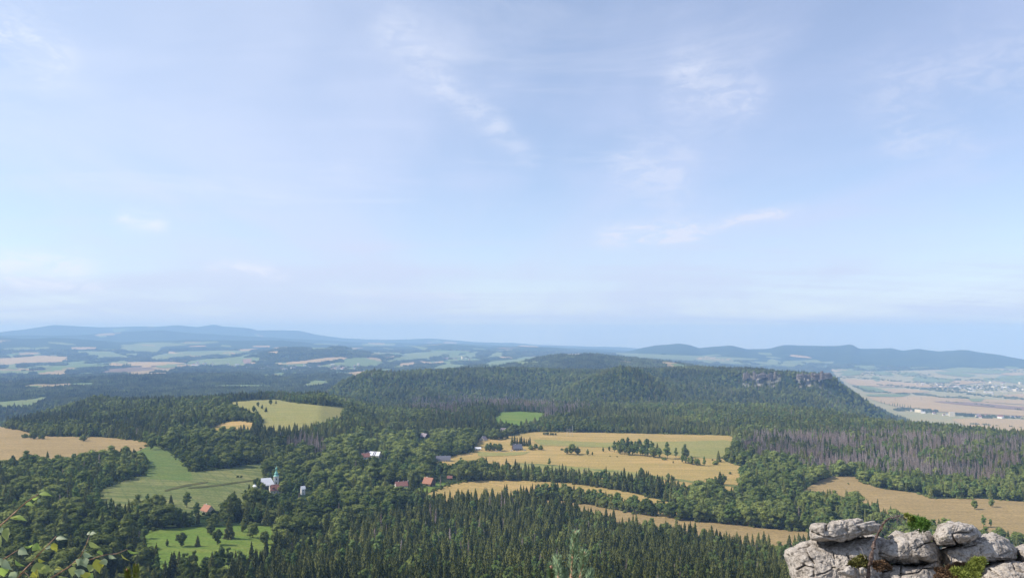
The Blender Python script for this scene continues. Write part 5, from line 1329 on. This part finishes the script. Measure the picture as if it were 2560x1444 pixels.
def rock(name, outline, Y, depth, seed, label, **kw):
    me = rock_body(outline, Y, depth, seed, **kw)
    return tag(link(name, me), label, 'rock')
rock('boulder', [(2025, 1312), (2035, 1307), (2050, 1304), (2063, 1306), (2067, 1312), (2071, 1305), (2083, 1301), (2107, 1297), (2132, 1294), (2146, 1296), (2156, 1300), (2153, 1308), (2156, 1316), (2163, 1305), (2175, 1300), (2191, 1301), (2204, 1311), (2200, 1323), (2191, 1331), (2156, 1339), (2120, 1347), (2089, 1351), (2059, 1351), (2027, 1348)],
     13.85, .6, 3, 'flat notched slab lying on top of the left outcrop', cracks=[[(2030, 1329), (2040, 1334), (2062, 1340), (2095, 1341), (2110, 1338)], [(2066, 1304), (2065, 1318), (2064, 1326)], [(2153, 1318), (2160, 1324), (2150, 1326)]], lean=.05, e=.5, ctr=(2105, 1326))
rock('outcrop', [(1964, 1376), (1967, 1370), (1986, 1365), (2010, 1357), (2035, 1352), (2070, 1350), (2107, 1346), (2144, 1343), (2180, 1340), (2208, 1346), (2222, 1385), (2215, 1420), (2210, 1470), (2220, 1600), (2210, 1740), (2040, 1740), (2010, 1600), (1990, 1480), (1978, 1440), (1971, 1410)],
     14.2, 1.1, 5, 'big grey outcrop at the left end of the rocks', cracks=[[(2035, 1440), (2034, 1418), (2010, 1414), (1990, 1424)], [(2090, 1420), (2060, 1432), (2030, 1438)], [(2012, 1370), (2025, 1394), (2036, 1410)], [(1990, 1372), (2025, 1360)], [(2085, 1378), (2088, 1394)], [(2120, 1384), (2130, 1402), (2120, 1412)]], lean=.62, e=.58, nphi=360, nth=170, ctr=(2095, 1420), amp=.06)
rock('outcrop', [(2200, 1358), (2222, 1345), (2228, 1337), (2246, 1330), (2262, 1334), (2270, 1335), (2292, 1329), (2310, 1327), (2318, 1331), (2325, 1343), (2327, 1352), (2336, 1357), (2342, 1370), (2348, 1386), (2346, 1401), (2327, 1407), (2304, 1404), (2291, 1411), (2268, 1408), (2250, 1407), (2220, 1403), (2205, 1398), (2188, 1394), (2184, 1378)],
     14.3, .85, 8, 'rounded outcrop block behind the bent pine trunk', cracks=[[(2327, 1353), (2308, 1360), (2298, 1370), (2292, 1374)], [(2222, 1346), (2215, 1356), (2228, 1358)], [(2190, 1380), (2230, 1396), (2246, 1392)]], lean=.5, e=.6, amp=.06)
rock('outcrop', [(2195, 1412), (2230, 1406), (2270, 1408), (2292, 1412), (2306, 1406), (2330, 1408), (2352, 1392), (2358, 1400), (2358, 1420), (2352, 1460), (2356, 1600), (2350, 1740), (2190, 1740), (2188, 1600), (2190, 1440)],
     14.25, .95, 12, 'cracked rock shelf under the rounded outcrop block', cracks=[[(2250, 1437), (2285, 1432), (2300, 1430), (2308, 1420), (2345, 1420)], [(2294, 1413), (2300, 1420)], [(2330, 1410), (2338, 1420)], [(2252, 1412), (2253, 1440)], [(2200, 1430), (2235, 1424)]], lean=.55, e=.66, nphi=300, nth=140, ctr=(2272, 1440), amp=.045)
rock('boulder', [(2334, 1343), (2337, 1335), (2347, 1323), (2350, 1315), (2365, 1311), (2395, 1310), (2417, 1309), (2432, 1312), (2440, 1319), (2449, 1334), (2448, 1341), (2432, 1349), (2405, 1355), (2381, 1357), (2368, 1361), (2343, 1361), (2335, 1350)],
     14.0, .65, 14, 'smooth boulder perched highest on the right rocks', cracks=[[(2384, 1336), (2400, 1330), (2432, 1332)], [(2384, 1336), (2385, 1350), (2392, 1356)]], lean=.2, e=.62, amp=.05)
rock('stone_slab', [(2354, 1364), (2380, 1357), (2406, 1354), (2400, 1361), (2378, 1367), (2360, 1367)], 14.15, .4, 15, 'thin stone wedge under the perched boulder', lean=.3, nphi=160, nth=60, amp=.015)
rock('outcrop', [(2354, 1372), (2371, 1368), (2393, 1364), (2413, 1357), (2438, 1345), (2456, 1342), (2474, 1338), (2498, 1339), (2516, 1345), (2525, 1353), (2535, 1366), (2541, 1379), (2539, 1398), (2528, 1403), (2491, 1405), (2468, 1407), (2432, 1412), (2377, 1420), (2369, 1404), (2365, 1391), (2358, 1381)],
     14.4, .9, 18, 'broad hump of pale rock under the perched boulder', cracks=[[(2536, 1379), (2515, 1383), (2500, 1388)], [(2456, 1374), (2460, 1388)], [(2528, 1398), (2495, 1395), (2478, 1396)], [(2400, 1372), (2440, 1360)]], lean=.55, e=.64, amp=.06)
rock('outcrop', [(2452, 1416), (2480, 1405), (2510, 1401), (2528, 1402), (2545, 1402), (2600, 1398), (2660, 1420), (2690, 1500), (2680, 1740), (2400, 1740), (2420, 1560), (2440, 1460)], 13.9, .95, 22, 'rough rock filling the bottom corner of the view', cracks=[[(2530, 1408), (2540, 1424), (2560, 1430)], [(2470, 1420), (2500, 1440)]], lean=.55, e=.68, nphi=300, nth=140, amp=.06, ctr=(2550, 1460))
rock('outcrop', [(2534, 1368), (2547, 1363), (2562, 1361), (2620, 1360), (2690, 1390), (2700, 1480), (2640, 1500), (2570, 1430), (2548, 1412), (2545, 1390)], 14.7, .8, 25, 'smooth rock at the very right edge of the view', lean=.5, e=.74, amp=.045)
rock('stone', [(2093, 1426), (2108, 1423), (2125, 1411), (2139, 1421), (2143, 1442), (2131, 1444), (2111, 1438), (2096, 1430)], 12.8, .22, 28, 'pointed pale stone left of the pine foot', lean=.2, nphi=160, nth=70, amp=.02)
rock('stone', [(2146, 1418), (2156, 1415), (2163, 1418), (2158, 1436), (2151, 1437)], 12.75, .14, 30, 'small wedge stone right beside the pine foot', lean=.1, nphi=120, nth=50, amp=.012)
# rock ledge that carries the outcrops
rock('cliff_ledge', [(1990, 1560), (2100, 1520), (2300, 1530), (2500, 1530), (2760, 1520), (2800, 1900), (2300, 2000), (1980, 1900)], 15.2, 2.2, 33, 'rock ledge beneath the outcrops', lean=.2, e=.6, amp=.1)

# ------------------------------------------------------------------ bent pine on the rocks
M['pine_bark'] = plain('pine_bark', (0.120, 0.085, 0.072), .95, .6, 28.0, .05)
M['grey_twig'] = plain('grey_twig', (0.260, 0.225, 0.205), .95, .2, 20.0, .05)
M['needle_green'] = plain('fresh_pine_needles', (0.085, 0.165, 0.030), .7, .35, 25.0)
M['needle_yellow'] = plain('yellowish_pine_needles', (0.190, 0.220, 0.045), .7, .30, 25.0)
M['needle_blue'] = plain('blue_green_needles', (0.230, 0.310, 0.170), .6, .25, 60.0)
M['heather'] = plain('heather', (0.125, 0.075, 0.042), .9, .45, 30.0)
M['bilberry'] = plain('bilberry_leaves', (0.120, 0.115, 0.032), .8, .4, 30.0)
M['shoot_bark'] = plain('shoot_bark', (0.360, 0.225, 0.140), .8, .35, 160.0)
M['bud'] = plain('pine_bud', (0.430, 0.240, 0.160), .7, .2, 120.0)

def needles(n, centre_fn, length, width, seed, spread=1.0):
    """thin flat needles; centre_fn(rd) -> point, direction"""
    rd = random.Random(seed); vs = []; fs = []
    for _ in range(n):
        c, d = centre_fn(rd); d = d.normalized(); s = d.orthogonal().normalized(); s = Matrix.Rotation(rd.uniform(0, 6.28), 3, d) @ s
        L = length * rd.uniform(.7, 1.15); b = len(vs); bend = s.cross(d) * L * rd.uniform(-.12, .12)
        vs += [c - s * width, c + s * width, c + d * L * .6 + s * width * .8 + bend, c + d * L * .6 - s * width * .8 + bend, c + d * L + bend * 1.6]
        fs += [(b, b + 1, b + 2, b + 3), (b + 3, b + 2, b + 4)]
    return vs, fs

YP = 12.75
e = tag(link('bent_pine', None, None, pt(2168, 1452, YP)), 'crooked little pine with bare trunk and one green tuft', 'tree')
o0 = pt(2168, 1452, YP)
tp = [(2168, 1452), (2171, 1436), (2173, 1415), (2176, 1402), (2179, 1391), (2181, 1378), (2184, 1366), (2187, 1354), (2190, 1342), (2198, 1328), (2203, 1318), (2208, 1309), (2214, 1301), (2220, 1296), (2228, 1294.5), (2236, 1293), (2244, 1289), (2252, 1287)]
rd_ = [4.6, 4.4, 4.2, 4.0, 4.0, 3.7, 3.9, 3.5, 3.4, 3.3, 3.6, 3.0, 2.8, 2.4, 2.2, 1.8, 1.4, .9]
dpt = [pt(a + random.uniform(-.7, .7), b, YP + .04 * math.sin(i)) - o0 for i, (a, b) in enumerate(tp)]
tk = MB().tube(dpt, [q * YP / F_PX for q in rd_], 12)
tv_ = np.array([tuple(q) for q in tk.v]); tv_ = tv_ + (np.stack([vnoise3(tv_ * 22 + 5, s) for s in (1, 2, 3)], -1) - .5) * .035
tk.v = [tuple(q) for q in tv_]
trunk = link('trunk', tk.mesh('pine_trunk', M['pine_bark']), e)
def limb(path, r0, r1, mat='grey_twig', parent=None, nm='branch', dy=0.0):
    q = [pt(a, b, YP + dy + .03 * i) - o0 for i, (a, b) in enumerate(path)]; n = len(q)
    return link(nm, MB().tube(q, [(r0 + (r1 - r0) * i / (n - 1)) * YP / F_PX for i in range(n)], 6).mesh('pine_branch', M[mat]), parent or e)
limb([(2184, 1366), (2195, 1369), (2206, 1374), (2222, 1384), (2241, 1396)], 1.0, .45, dy=-.05)
limb([(2204, 1328), (2212, 1334), (2222, 1346)], 1.0, .5, dy=-.03)
limb([(2212, 1314), (2222, 1316), (2236, 1320), (2241, 1325), (2246, 1331)], .9, .35)
limb([(2236, 1320), (2246, 1321), (2252, 1326), (2260, 1334)], .6, .3)
limb([(2246, 1289), (2256, 1292), (2266, 1298), (2276, 1306), (2284, 1308)], 1.3, .6, 'pine_bark')
limb([(2250, 1287), (2260, 1285), (2268, 1286)], .9, .4)
limb([(2232, 1294), (2226, 1287), (2222, 1283)], .7, .3)
limb([(2240, 1291), (2250, 1300), (2258, 1312), (2262, 1324)], .7, .3)
limb([(2256, 1292), (2266, 1304), (2270, 1318), (2268, 1330)], .7, .3)
limb([(2164, 1395), (2158, 1384), (2154, 1372), (2150, 1366)], .8, .3, dy=-.05)
rdq = random.Random(4)
for k in range(26):
    a = (rdq.uniform(2228, 2270), rdq.uniform(1286, 1296)); an = rdq.uniform(-.6, 2.2); L = rdq.uniform(6, 17)
    limb([a, (a[0] + L * .5 * math.cos(an), a[1] + L * .5 * math.sin(an) + 1), (a[0] + L * math.cos(an), a[1] + L * math.sin(an) + 3)], .5, .2, 'grey_twig', None, 'twig', rdq.uniform(-.15, .15))
def tuft(blobs, n, length, mat, seed, nm='needle_tuft'):
    B = [(pt(a, b, YP + dy) - o0, r * YP / F_PX) for a, b, r, dy in blobs]
    def f(rd):
        c, r = rd.choice(B); d = Vector((rd.gauss(0, 1), rd.gauss(0, 1), rd.gauss(.25, 1))).normalized(); return c + d * r * rd.random() ** .5, d + Vector((0, 0, .25))
    vs, fs = needles(n, f, length, .0055, seed); return link(nm, mesh('needle_tuft', vs, fs, M[mat]), e)
tuft([(2288, 1306, 9, 0), (2298, 1302, 9, .1), (2308, 1303, 8, 0), (2316, 1308, 7, .1), (2300, 1312, 9, -.1), (2312, 1314, 7, 0), (2284, 1298, 5, 0)], 1500, .055, 'needle_green', 5)
tuft([(2268, 1288, 4, 0), (2274, 1293, 5, 0), (2278, 1300, 4, 0)], 220, .05, 'needle_yellow', 6)
tuft([(2296, 1318, 9, .1), (2308, 1322, 7, .1), (2276, 1314, 6, .1)], 420, .055, 'needle_green', 7)

# ------------------------------------------------------------------ heather, bilberry and dwarf pine on the rocks
def shrub(name, blobs, Y, n, leaf, mat, label, cat, seed, twig='heather', stems=26, needle=False):
    """stems with many small leaves round a few clumps"""
    base = pt(blobs[0][0], max(b[1] + b[2] for b in blobs), Y)
    e_ = tag(link(name, None, None, base), label, cat)
    B = [(pt(a, b, Y + dy) - base, r * Y / F_PX, q) for a, b, r, dy, q in blobs]
    rd = random.Random(seed); st = MB()
    for k in range(stems):
        c, r, q = rd.choice(B); d = Vector((rd.gauss(0, .7), rd.gauss(0, .7), abs(rd.gauss(.8, .4)))).normalized(); foot = Vector((c.x + rd.uniform(-.6, .6) * r, c.y, c.z - r * q * .9))
        st.tube([foot, foot + (c + d * r - foot) * .55 + Vector((0, 0, .02)), c + Vector((d.x * r, d.y * r, d.z * r * q))], [.006, .004, .002], 4)
    link('stems', st.mesh('shrub_stems', M[twig]), e_)
    def f(rd2):
        c, r, q = rd2.choice(B); d = Vector((rd2.gauss(0, 1), rd2.gauss(0, 1), rd2.gauss(.3, 1))).normalized()
        t_ = rd2.random() ** .45; return c + Vector((d.x * r * t_, d.y * r * t_, d.z * r * q * t_)), d + Vector((rd2.gauss(0, .5), rd2.gauss(0, .5), rd2.gauss(.3, .5)))
    vs, fs = needles(n, f, leaf, leaf * (.08 if needle else .27), seed)
    lv = link('leaves', mesh('shrub_leaves', vs, fs, M[mat]), e_); lv['kind'] = 'stuff'
    return e_
shrub('heather_bush', [(2142, 1404, 13, 0, .8), (2155, 1396, 12, .05, .9), (2130, 1408, 8, 0, .7), (2166, 1408, 10, 0, .9), (2150, 1412, 12, -.05, .7)], 12.85, 1900, .030, 'bilberry', 'brownish green heather clump left of the pine trunk', 'bush', 3)
shrub('heather_bush', [(2190, 1410, 12, 0, .7), (2204, 1408, 11, .05, .7), (2214, 1414, 10, 0, .7), (2196, 1418, 12, -.05, .7), (2222, 1418, 7, 0, .6)], 12.8, 1700, .030, 'heather', 'rusty brown heather clump right of the pine trunk', 'bush', 4)
shrub('heather_bush', [(2360, 1432, 16, 0, .8), (2378, 1420, 13, .05, .7), (2396, 1414, 13, .05, .6), (2414, 1414, 11, .05, .6), (2350, 1444, 14, -.1, .8), (2380, 1440, 18, -.1, .8), (2346, 1425, 8, 0, .8)], 12.8, 3000, .032, 'heather', 'wide rusty heather patch in front of the rock hump', 'bush', 5)
shrub('dwarf_pine', [(2388, 1428, 9, 0, 1), (2402, 1430, 12, 0, .9), (2416, 1426, 11, 0, .9), (2428, 1414, 9, .05, 1), (2440, 1404, 10, .1, 1), (2450, 1406, 9, .1, 1), (2434, 1424, 11, 0, .9), (2448, 1420, 9, 0, .9), (2412, 1440, 13, -.1, .9), (2438, 1442, 13, -.1, .9), (2456, 1400, 6, .1, 1)], 12.65, 4200, .055, 'needle_yellow', 'yellow-green dwarf pine beside the rusty heather', 'bush', 6, 'pine_bark', 30, True)
e2 = tag(link('dead_sapling', None, None, pt(2378, 1416, 12.9)), 'tiny bare dead sapling before the rock hump', 'tree'); b0 = pt(2378, 1416, 12.9)
link('trunk', MB().tube([(0, 0, -.05), pt(2379, 1400, 12.9) - b0, pt(2379, 1386, 12.9) - b0], [.014, .010, .004], 6).mesh('sapling_trunk', M['grey_twig']), e2)
for a, b in (((2379, 1394), (2386, 1385)), ((2379, 1391), (2392, 1391)), ((2379, 1398), (2373, 1388))):
    link('branch', MB().tube([pt(*a, 12.9) - b0, pt(*b, 12.9) - b0], [.006, .002], 5).mesh('sapling_branch', M['grey_twig']), e2)

# ------------------------------------------------------------------ young pines at the bottom edge
def young_pine(shoots, Y, label, seed, nlen, mat, foot_v=1760):
    base = pt(shoots[0][1][0], foot_v, Y); e_ = tag(link('young_pine', None, None, base), label, 'tree')
    rd = random.Random(seed); k_ = Y / F_PX
    root = pt(shoots[0][1][0], 1560, Y) - base
    link('trunk', MB().tube([(0, 0, -.05), root * .5 + Vector((.02, 0, 0)), root], [.016, .014, .010], 8).mesh('young_trunk', M['pine_bark']), e_)
    for si, (tip, low, rr) in enumerate(shoots):
        A = pt(*low, Y + rd.uniform(-.06, .06)) - base; T = pt(*tip, Y + rd.uniform(-.1, .1)) - base
        pts_ = [root, root.lerp(A, .6) + Vector((0, 0, -.02)), A, A.lerp(T, .5) + Vector((rd.uniform(-.004, .004), 0, 0)), T]
        sh = link('shoot', MB().tube(pts_, [rr * 1.6 * k_, rr * 1.5 * k_, rr * 1.3 * k_, rr * 1.15 * k_, rr * .9 * k_], 8).mesh('shoot', M['shoot_bark']), e_)
        dirv = (T - A).normalized()
        bd = MB().tube([T - dirv * 2 * k_, T + dirv * 1.5 * k_, T + dirv * 5 * k_, T + dirv * 8 * k_], [rr * .8 * k_, rr * 1.5 * k_, rr * 1.15 * k_, .1 * k_], 8)
        for q in range(4):
            a = q * 1.57 + .4; off = (dirv.orthogonal() * math.cos(a) + dirv.cross(dirv.orthogonal()) * math.sin(a)) * rr * 1.2 * k_
            bd.tube([T + off * .6 - dirv * 1.5 * k_, T + off + dirv * 2.5 * k_, T + off * 1.1 + dirv * 4.5 * k_], [rr * .5 * k_, rr * .55 * k_, .08 * k_], 6)
        link('bud', bd.mesh('bud', M['bud'], True), sh)
        Lsh = (T - A).length; B_ = root.lerp(A, .35)
        def f(rd2):
            t_ = rd2.random() ** .62; c = A.lerp(T, t_) if rd2.random() < .85 else B_.lerp(A, rd2.random())
            o = dirv.orthogonal(); a = rd2.uniform(0, 6.283); side = (o * math.cos(a) + dirv.cross(o) * math.sin(a)).normalized()
            return c + side * rr * .7 * k_, side * rd2.uniform(.45, .8) + dirv * rd2.uniform(.75, 1.1)
        vs, fs = needles(int(150 + Lsh / k_ * 3.0), f, nlen, .0022 * Y / 4.6, seed + si)
        nd = link('needles', mesh('shoot_needles', vs, fs, M[mat]), sh); nd['kind'] = 'stuff'
    return e_
young_pine([((1438, 1334), (1428, 1450), 3.2), ((1393, 1397), (1396, 1455), 2.6), ((1461, 1385), (1449, 1450), 2.7), ((1378, 1418), (1379, 1460), 2.4), ((1474, 1432), (1469, 1460), 2.8), ((1410, 1430), (1411, 1462), 2.3)], 4.6, 'young pine with upright brown shoots at the bottom middle', 40, .046, 'needle_blue')
young_pine([((340, 1416), (340, 1456), 2.0), ((318, 1426), (324, 1460), 1.6)], 6.4, 'pale needle tip of a young pine beside the birch twigs', 60, .045, 'needle_yellow', 1700)

# ------------------------------------------------------------------ birch twigs at the lower left
YB = 2.3
M['birch_twig'] = plain('birch_twig', (0.300, 0.185, 0.115), .7, .25, 90.0)
def leaf_mat(name, c, back):
    m_, t_, out_ = new_mat(name)
    geo = t_.node('ShaderNodeNewGeometry'); n_ = t_.noise(geo.outputs['Position'], 140, 4, .6)
    col = t_.mix(geo.outputs['Backfacing'], c, back)
    col = t_.mix(t_.remap(n_, .35, .7, 0, .35), col, tuple(q * .6 for q in c))
    p_ = t_.node('ShaderNodeBsdfPrincipled'); t_.put(p_.inputs['Base Color'], col); p_.inputs['Roughness'].default_value = .42; p_.inputs['Specular IOR Level'].default_value = .25
    tr = t_.node('ShaderNodeBsdfTranslucent'); t_.put(tr.inputs[0], tuple(min(1, q * 1.7) for q in c))
    mx = t_.node('ShaderNodeMixShader'); mx.inputs[0].default_value = .5; t_.l.new(p_.outputs[0], mx.inputs[1]); t_.l.new(tr.outputs[0], mx.inputs[2]); t_.l.new(mx.outputs[0], out_.inputs[0])
    return m_
LM = [leaf_mat('birch_leaf_green', (0.240, 0.330, 0.070), (0.29, 0.37, 0.13)), leaf_mat('birch_leaf_pale', (0.290, 0.340, 0.190), (0.33, 0.38, 0.24)), leaf_mat('birch_leaf_yellow', (0.420, 0.400, 0.050), (0.42, 0.40, 0.12)), leaf_mat('birch_leaf_olive', (0.270, 0.310, 0.095), (0.32, 0.35, 0.15))]
foot = pt(60, 2600, YB)
e = tag(link('birch_sapling', None, None, foot), 'birch twigs with curled green and yellowing leaves at lower left', 'tree')
def twig(path, r0, r1):
    q = [pt(a, b, YB + .02 * math.sin(i * 1.7)) - foot for i, (a, b) in enumerate(path)]; n = len(q)
    return link('twig', MB().tube(q, [(r0 + (r1 - r0) * i / (n - 1)) * YB / F_PX for i in range(n)], 7).mesh('twig', M['birch_twig'], True), e)
link('stem', MB().tube([(0, 0, -.1), pt(60, 2000, YB) - foot, pt(50, 1600, YB) - foot, pt(30, 1470, YB) - foot], [.012, .010, .007, .005], 8).mesh('birch_stem', M['birch_twig'], True), e)
twig([(-60, 1470), (-30, 1350), (0, 1313), (18, 1298), (36, 1281), (53, 1265), (66, 1254), (78, 1246), (96, 1234)], 2.4, 1.0)
twig([(30, 1470), (45, 1444), (55, 1430), (66, 1418), (78, 1406), (92, 1390), (107, 1374), (124, 1357), (141, 1339)], 2.2, .9)
twig([(80, 1405), (88, 1393), (99, 1378)], .9, .4)
twig([(-30, 1430), (-10, 1408), (18, 1391), (33, 1381), (47, 1372)], 1.8, .9)
twig([(60, 1500), (126, 1444), (150, 1430), (172, 1416), (188, 1402), (201, 1390), (209, 1374), (217, 1356), (224, 1336)], 2.2, .8)
twig([(190, 1408), (212, 1402), (233, 1395), (250, 1389), (267, 1385), (292, 1383), (318, 1372)], 1.5, .6)
twig([(50, 1432), (62, 1430), (70, 1436), (76, 1450)], .9, .4)
twig([(78, 1412), (88, 1414), (94, 1420), (86, 1430)], .7, .35)
def birch_leaf(base, tip, wpx, mi, roll, curl=.25, fold=.35):
    A = pt(*base, YB) - foot; T = pt(*tip, YB + random.uniform(-.012, .012)) - foot; ax = T - A; L = ax.length; dx = ax.normalized()
    view = Vector((0, -1, 0)); side = dx.cross(view).normalized(); nrm = side.cross(dx).normalized()
    Rm = Matrix.Rotation(roll, 3, dx); side = Rm @ side; nrm = Rm @ nrm; W_ = wpx * YB / F_PX
    prof = [0, .55, .92, 1.0, .93, .76, .54, .30, .12, 0]; vs = []; fs = []; n = len(prof)
    for i, w_ in enumerate(prof):
        t_ = i / (n - 1); mid = A + dx * (L * t_) - nrm * (curl * L * (t_ - .4) ** 2) + nrm * (curl * L * .16)
        jag = 1 + (.10 if i % 2 else -.06) * (0 < i < n - 1)
        vs += [mid + side * (W_ * .5 * w_ * jag) + nrm * (fold * W_ * .5 * w_), mid, mid - side * (W_ * .5 * w_ * jag) + nrm * (fold * W_ * .5 * w_)]
    for i in range(n - 1):
        for k in (0, 1): fs.append((i * 3 + k, i * 3 + k + 1, i * 3 + k + 4, i * 3 + k + 3))
    lf = link('leaf', mesh('birch_leaf', vs, fs, LM[mi], smooth=True), e)
    pet = A - dx * (4 * YB / F_PX)
    return lf
def R4(x_, y_): return (x_ / 6.17, y_ / 6.17 + 1210)
LV = [((600, 150), (820, 175), 78, 0, 1.0), ((490, 225), (590, 205), 60, 0, .9), ((585, 230), (630, 275), 70, 1, .2), ((390, 300), (535, 325), 75, 0, .9), ((150, 520), (300, 480), 70, 3, .8), ((200, 500), (430, 560), 90, 0, 1.0), ((20, 660), (30, 760), 120, 1, .3), ((130, 660), (100, 900), 150, 3, .2), ((5, 780), (10, 980), 110, 3, .3),
      ((860, 830), (1050, 840), 80, 1, .8), ((820, 900), (880, 1050), 100, 2, .2), ((690, 975), (830, 955), 60, 1, .5), ((500, 950), (640, 1000), 120, 0, .5), ((380, 970), (520, 930), 70, 0, .9), ((290, 1000), (440, 1080), 120, 1, .4), ((0, 1130), (20, 1260), 130, 1, .2), ((60, 1150), (190, 1330), 170, 1, .3), ((230, 1150), (390, 1270), 120, 0, .7), ((40, 1260), (60, 1430), 150, 0, .5),
      ((580, 1150), (700, 1190), 90, 2, .6), ((560, 1200), (670, 1390), 190, 3, .2), ((720, 1230), (690, 1390), 120, 3, .4), ((270, 1345), (110, 1440), 110, 1, .4), ((500, 1350), (570, 1440), 110, 2, .5), ((560, 1300), (600, 1440), 70, 2, .3),
      ((1380, 770), (1360, 725), 60, 1, .2), ((1385, 765), (1490, 750), 70, 1, .9), ((1370, 885), (1560, 980), 120, 3, .5), ((1540, 1010), (1580, 1100), 110, 0, .3), ((1290, 1050), (1440, 1110), 110, 1, .4), ((1260, 1030), (1350, 1010), 50, 1, .6), ((1260, 1150), (1190, 1260), 130, 1, .3), ((1310, 1130), (1330, 1290), 170, 1, .15), ((1440, 1240), (1370, 1360), 140, 3, .3),
      ((1480, 1150), (1540, 1380), 130, 2, .35), ((1560, 1160), (1580, 1290), 90, 2, .5), ((1610, 1140), (1640, 1250), 150, 1, .15), ((1680, 1080), (1800, 1150), 90, 1, .4), ((1870, 1070), (2010, 1190), 60, 2, .9), ((1960, 1000), (2150, 1060), 90, 0, .8), ((1150, 1260), (1110, 1440), 150, 3, .3), ((1250, 1300), (1210, 1440), 150, 1, .3), ((1330, 1350), (1320, 1470), 150, 2, .4), ((1400, 1370), (1450, 1470), 150, 0, .4), ((850, 1300), (990, 1310), 55, 2, .9), ((830, 1350), (960, 1320), 50, 1, .8),
      ((1100, 1240), (1180, 1200), 60, 3, .6), ((900, 1420), (1060, 1440), 90, 3, .6)]
for (a, b, w_, mi, ro) in LV:
    birch_leaf(R4(*a), R4(*b), w_ / 6.17, mi, ro * random.choice((-1, 1)), random.uniform(.1, .45), random.uniform(.15, .5))
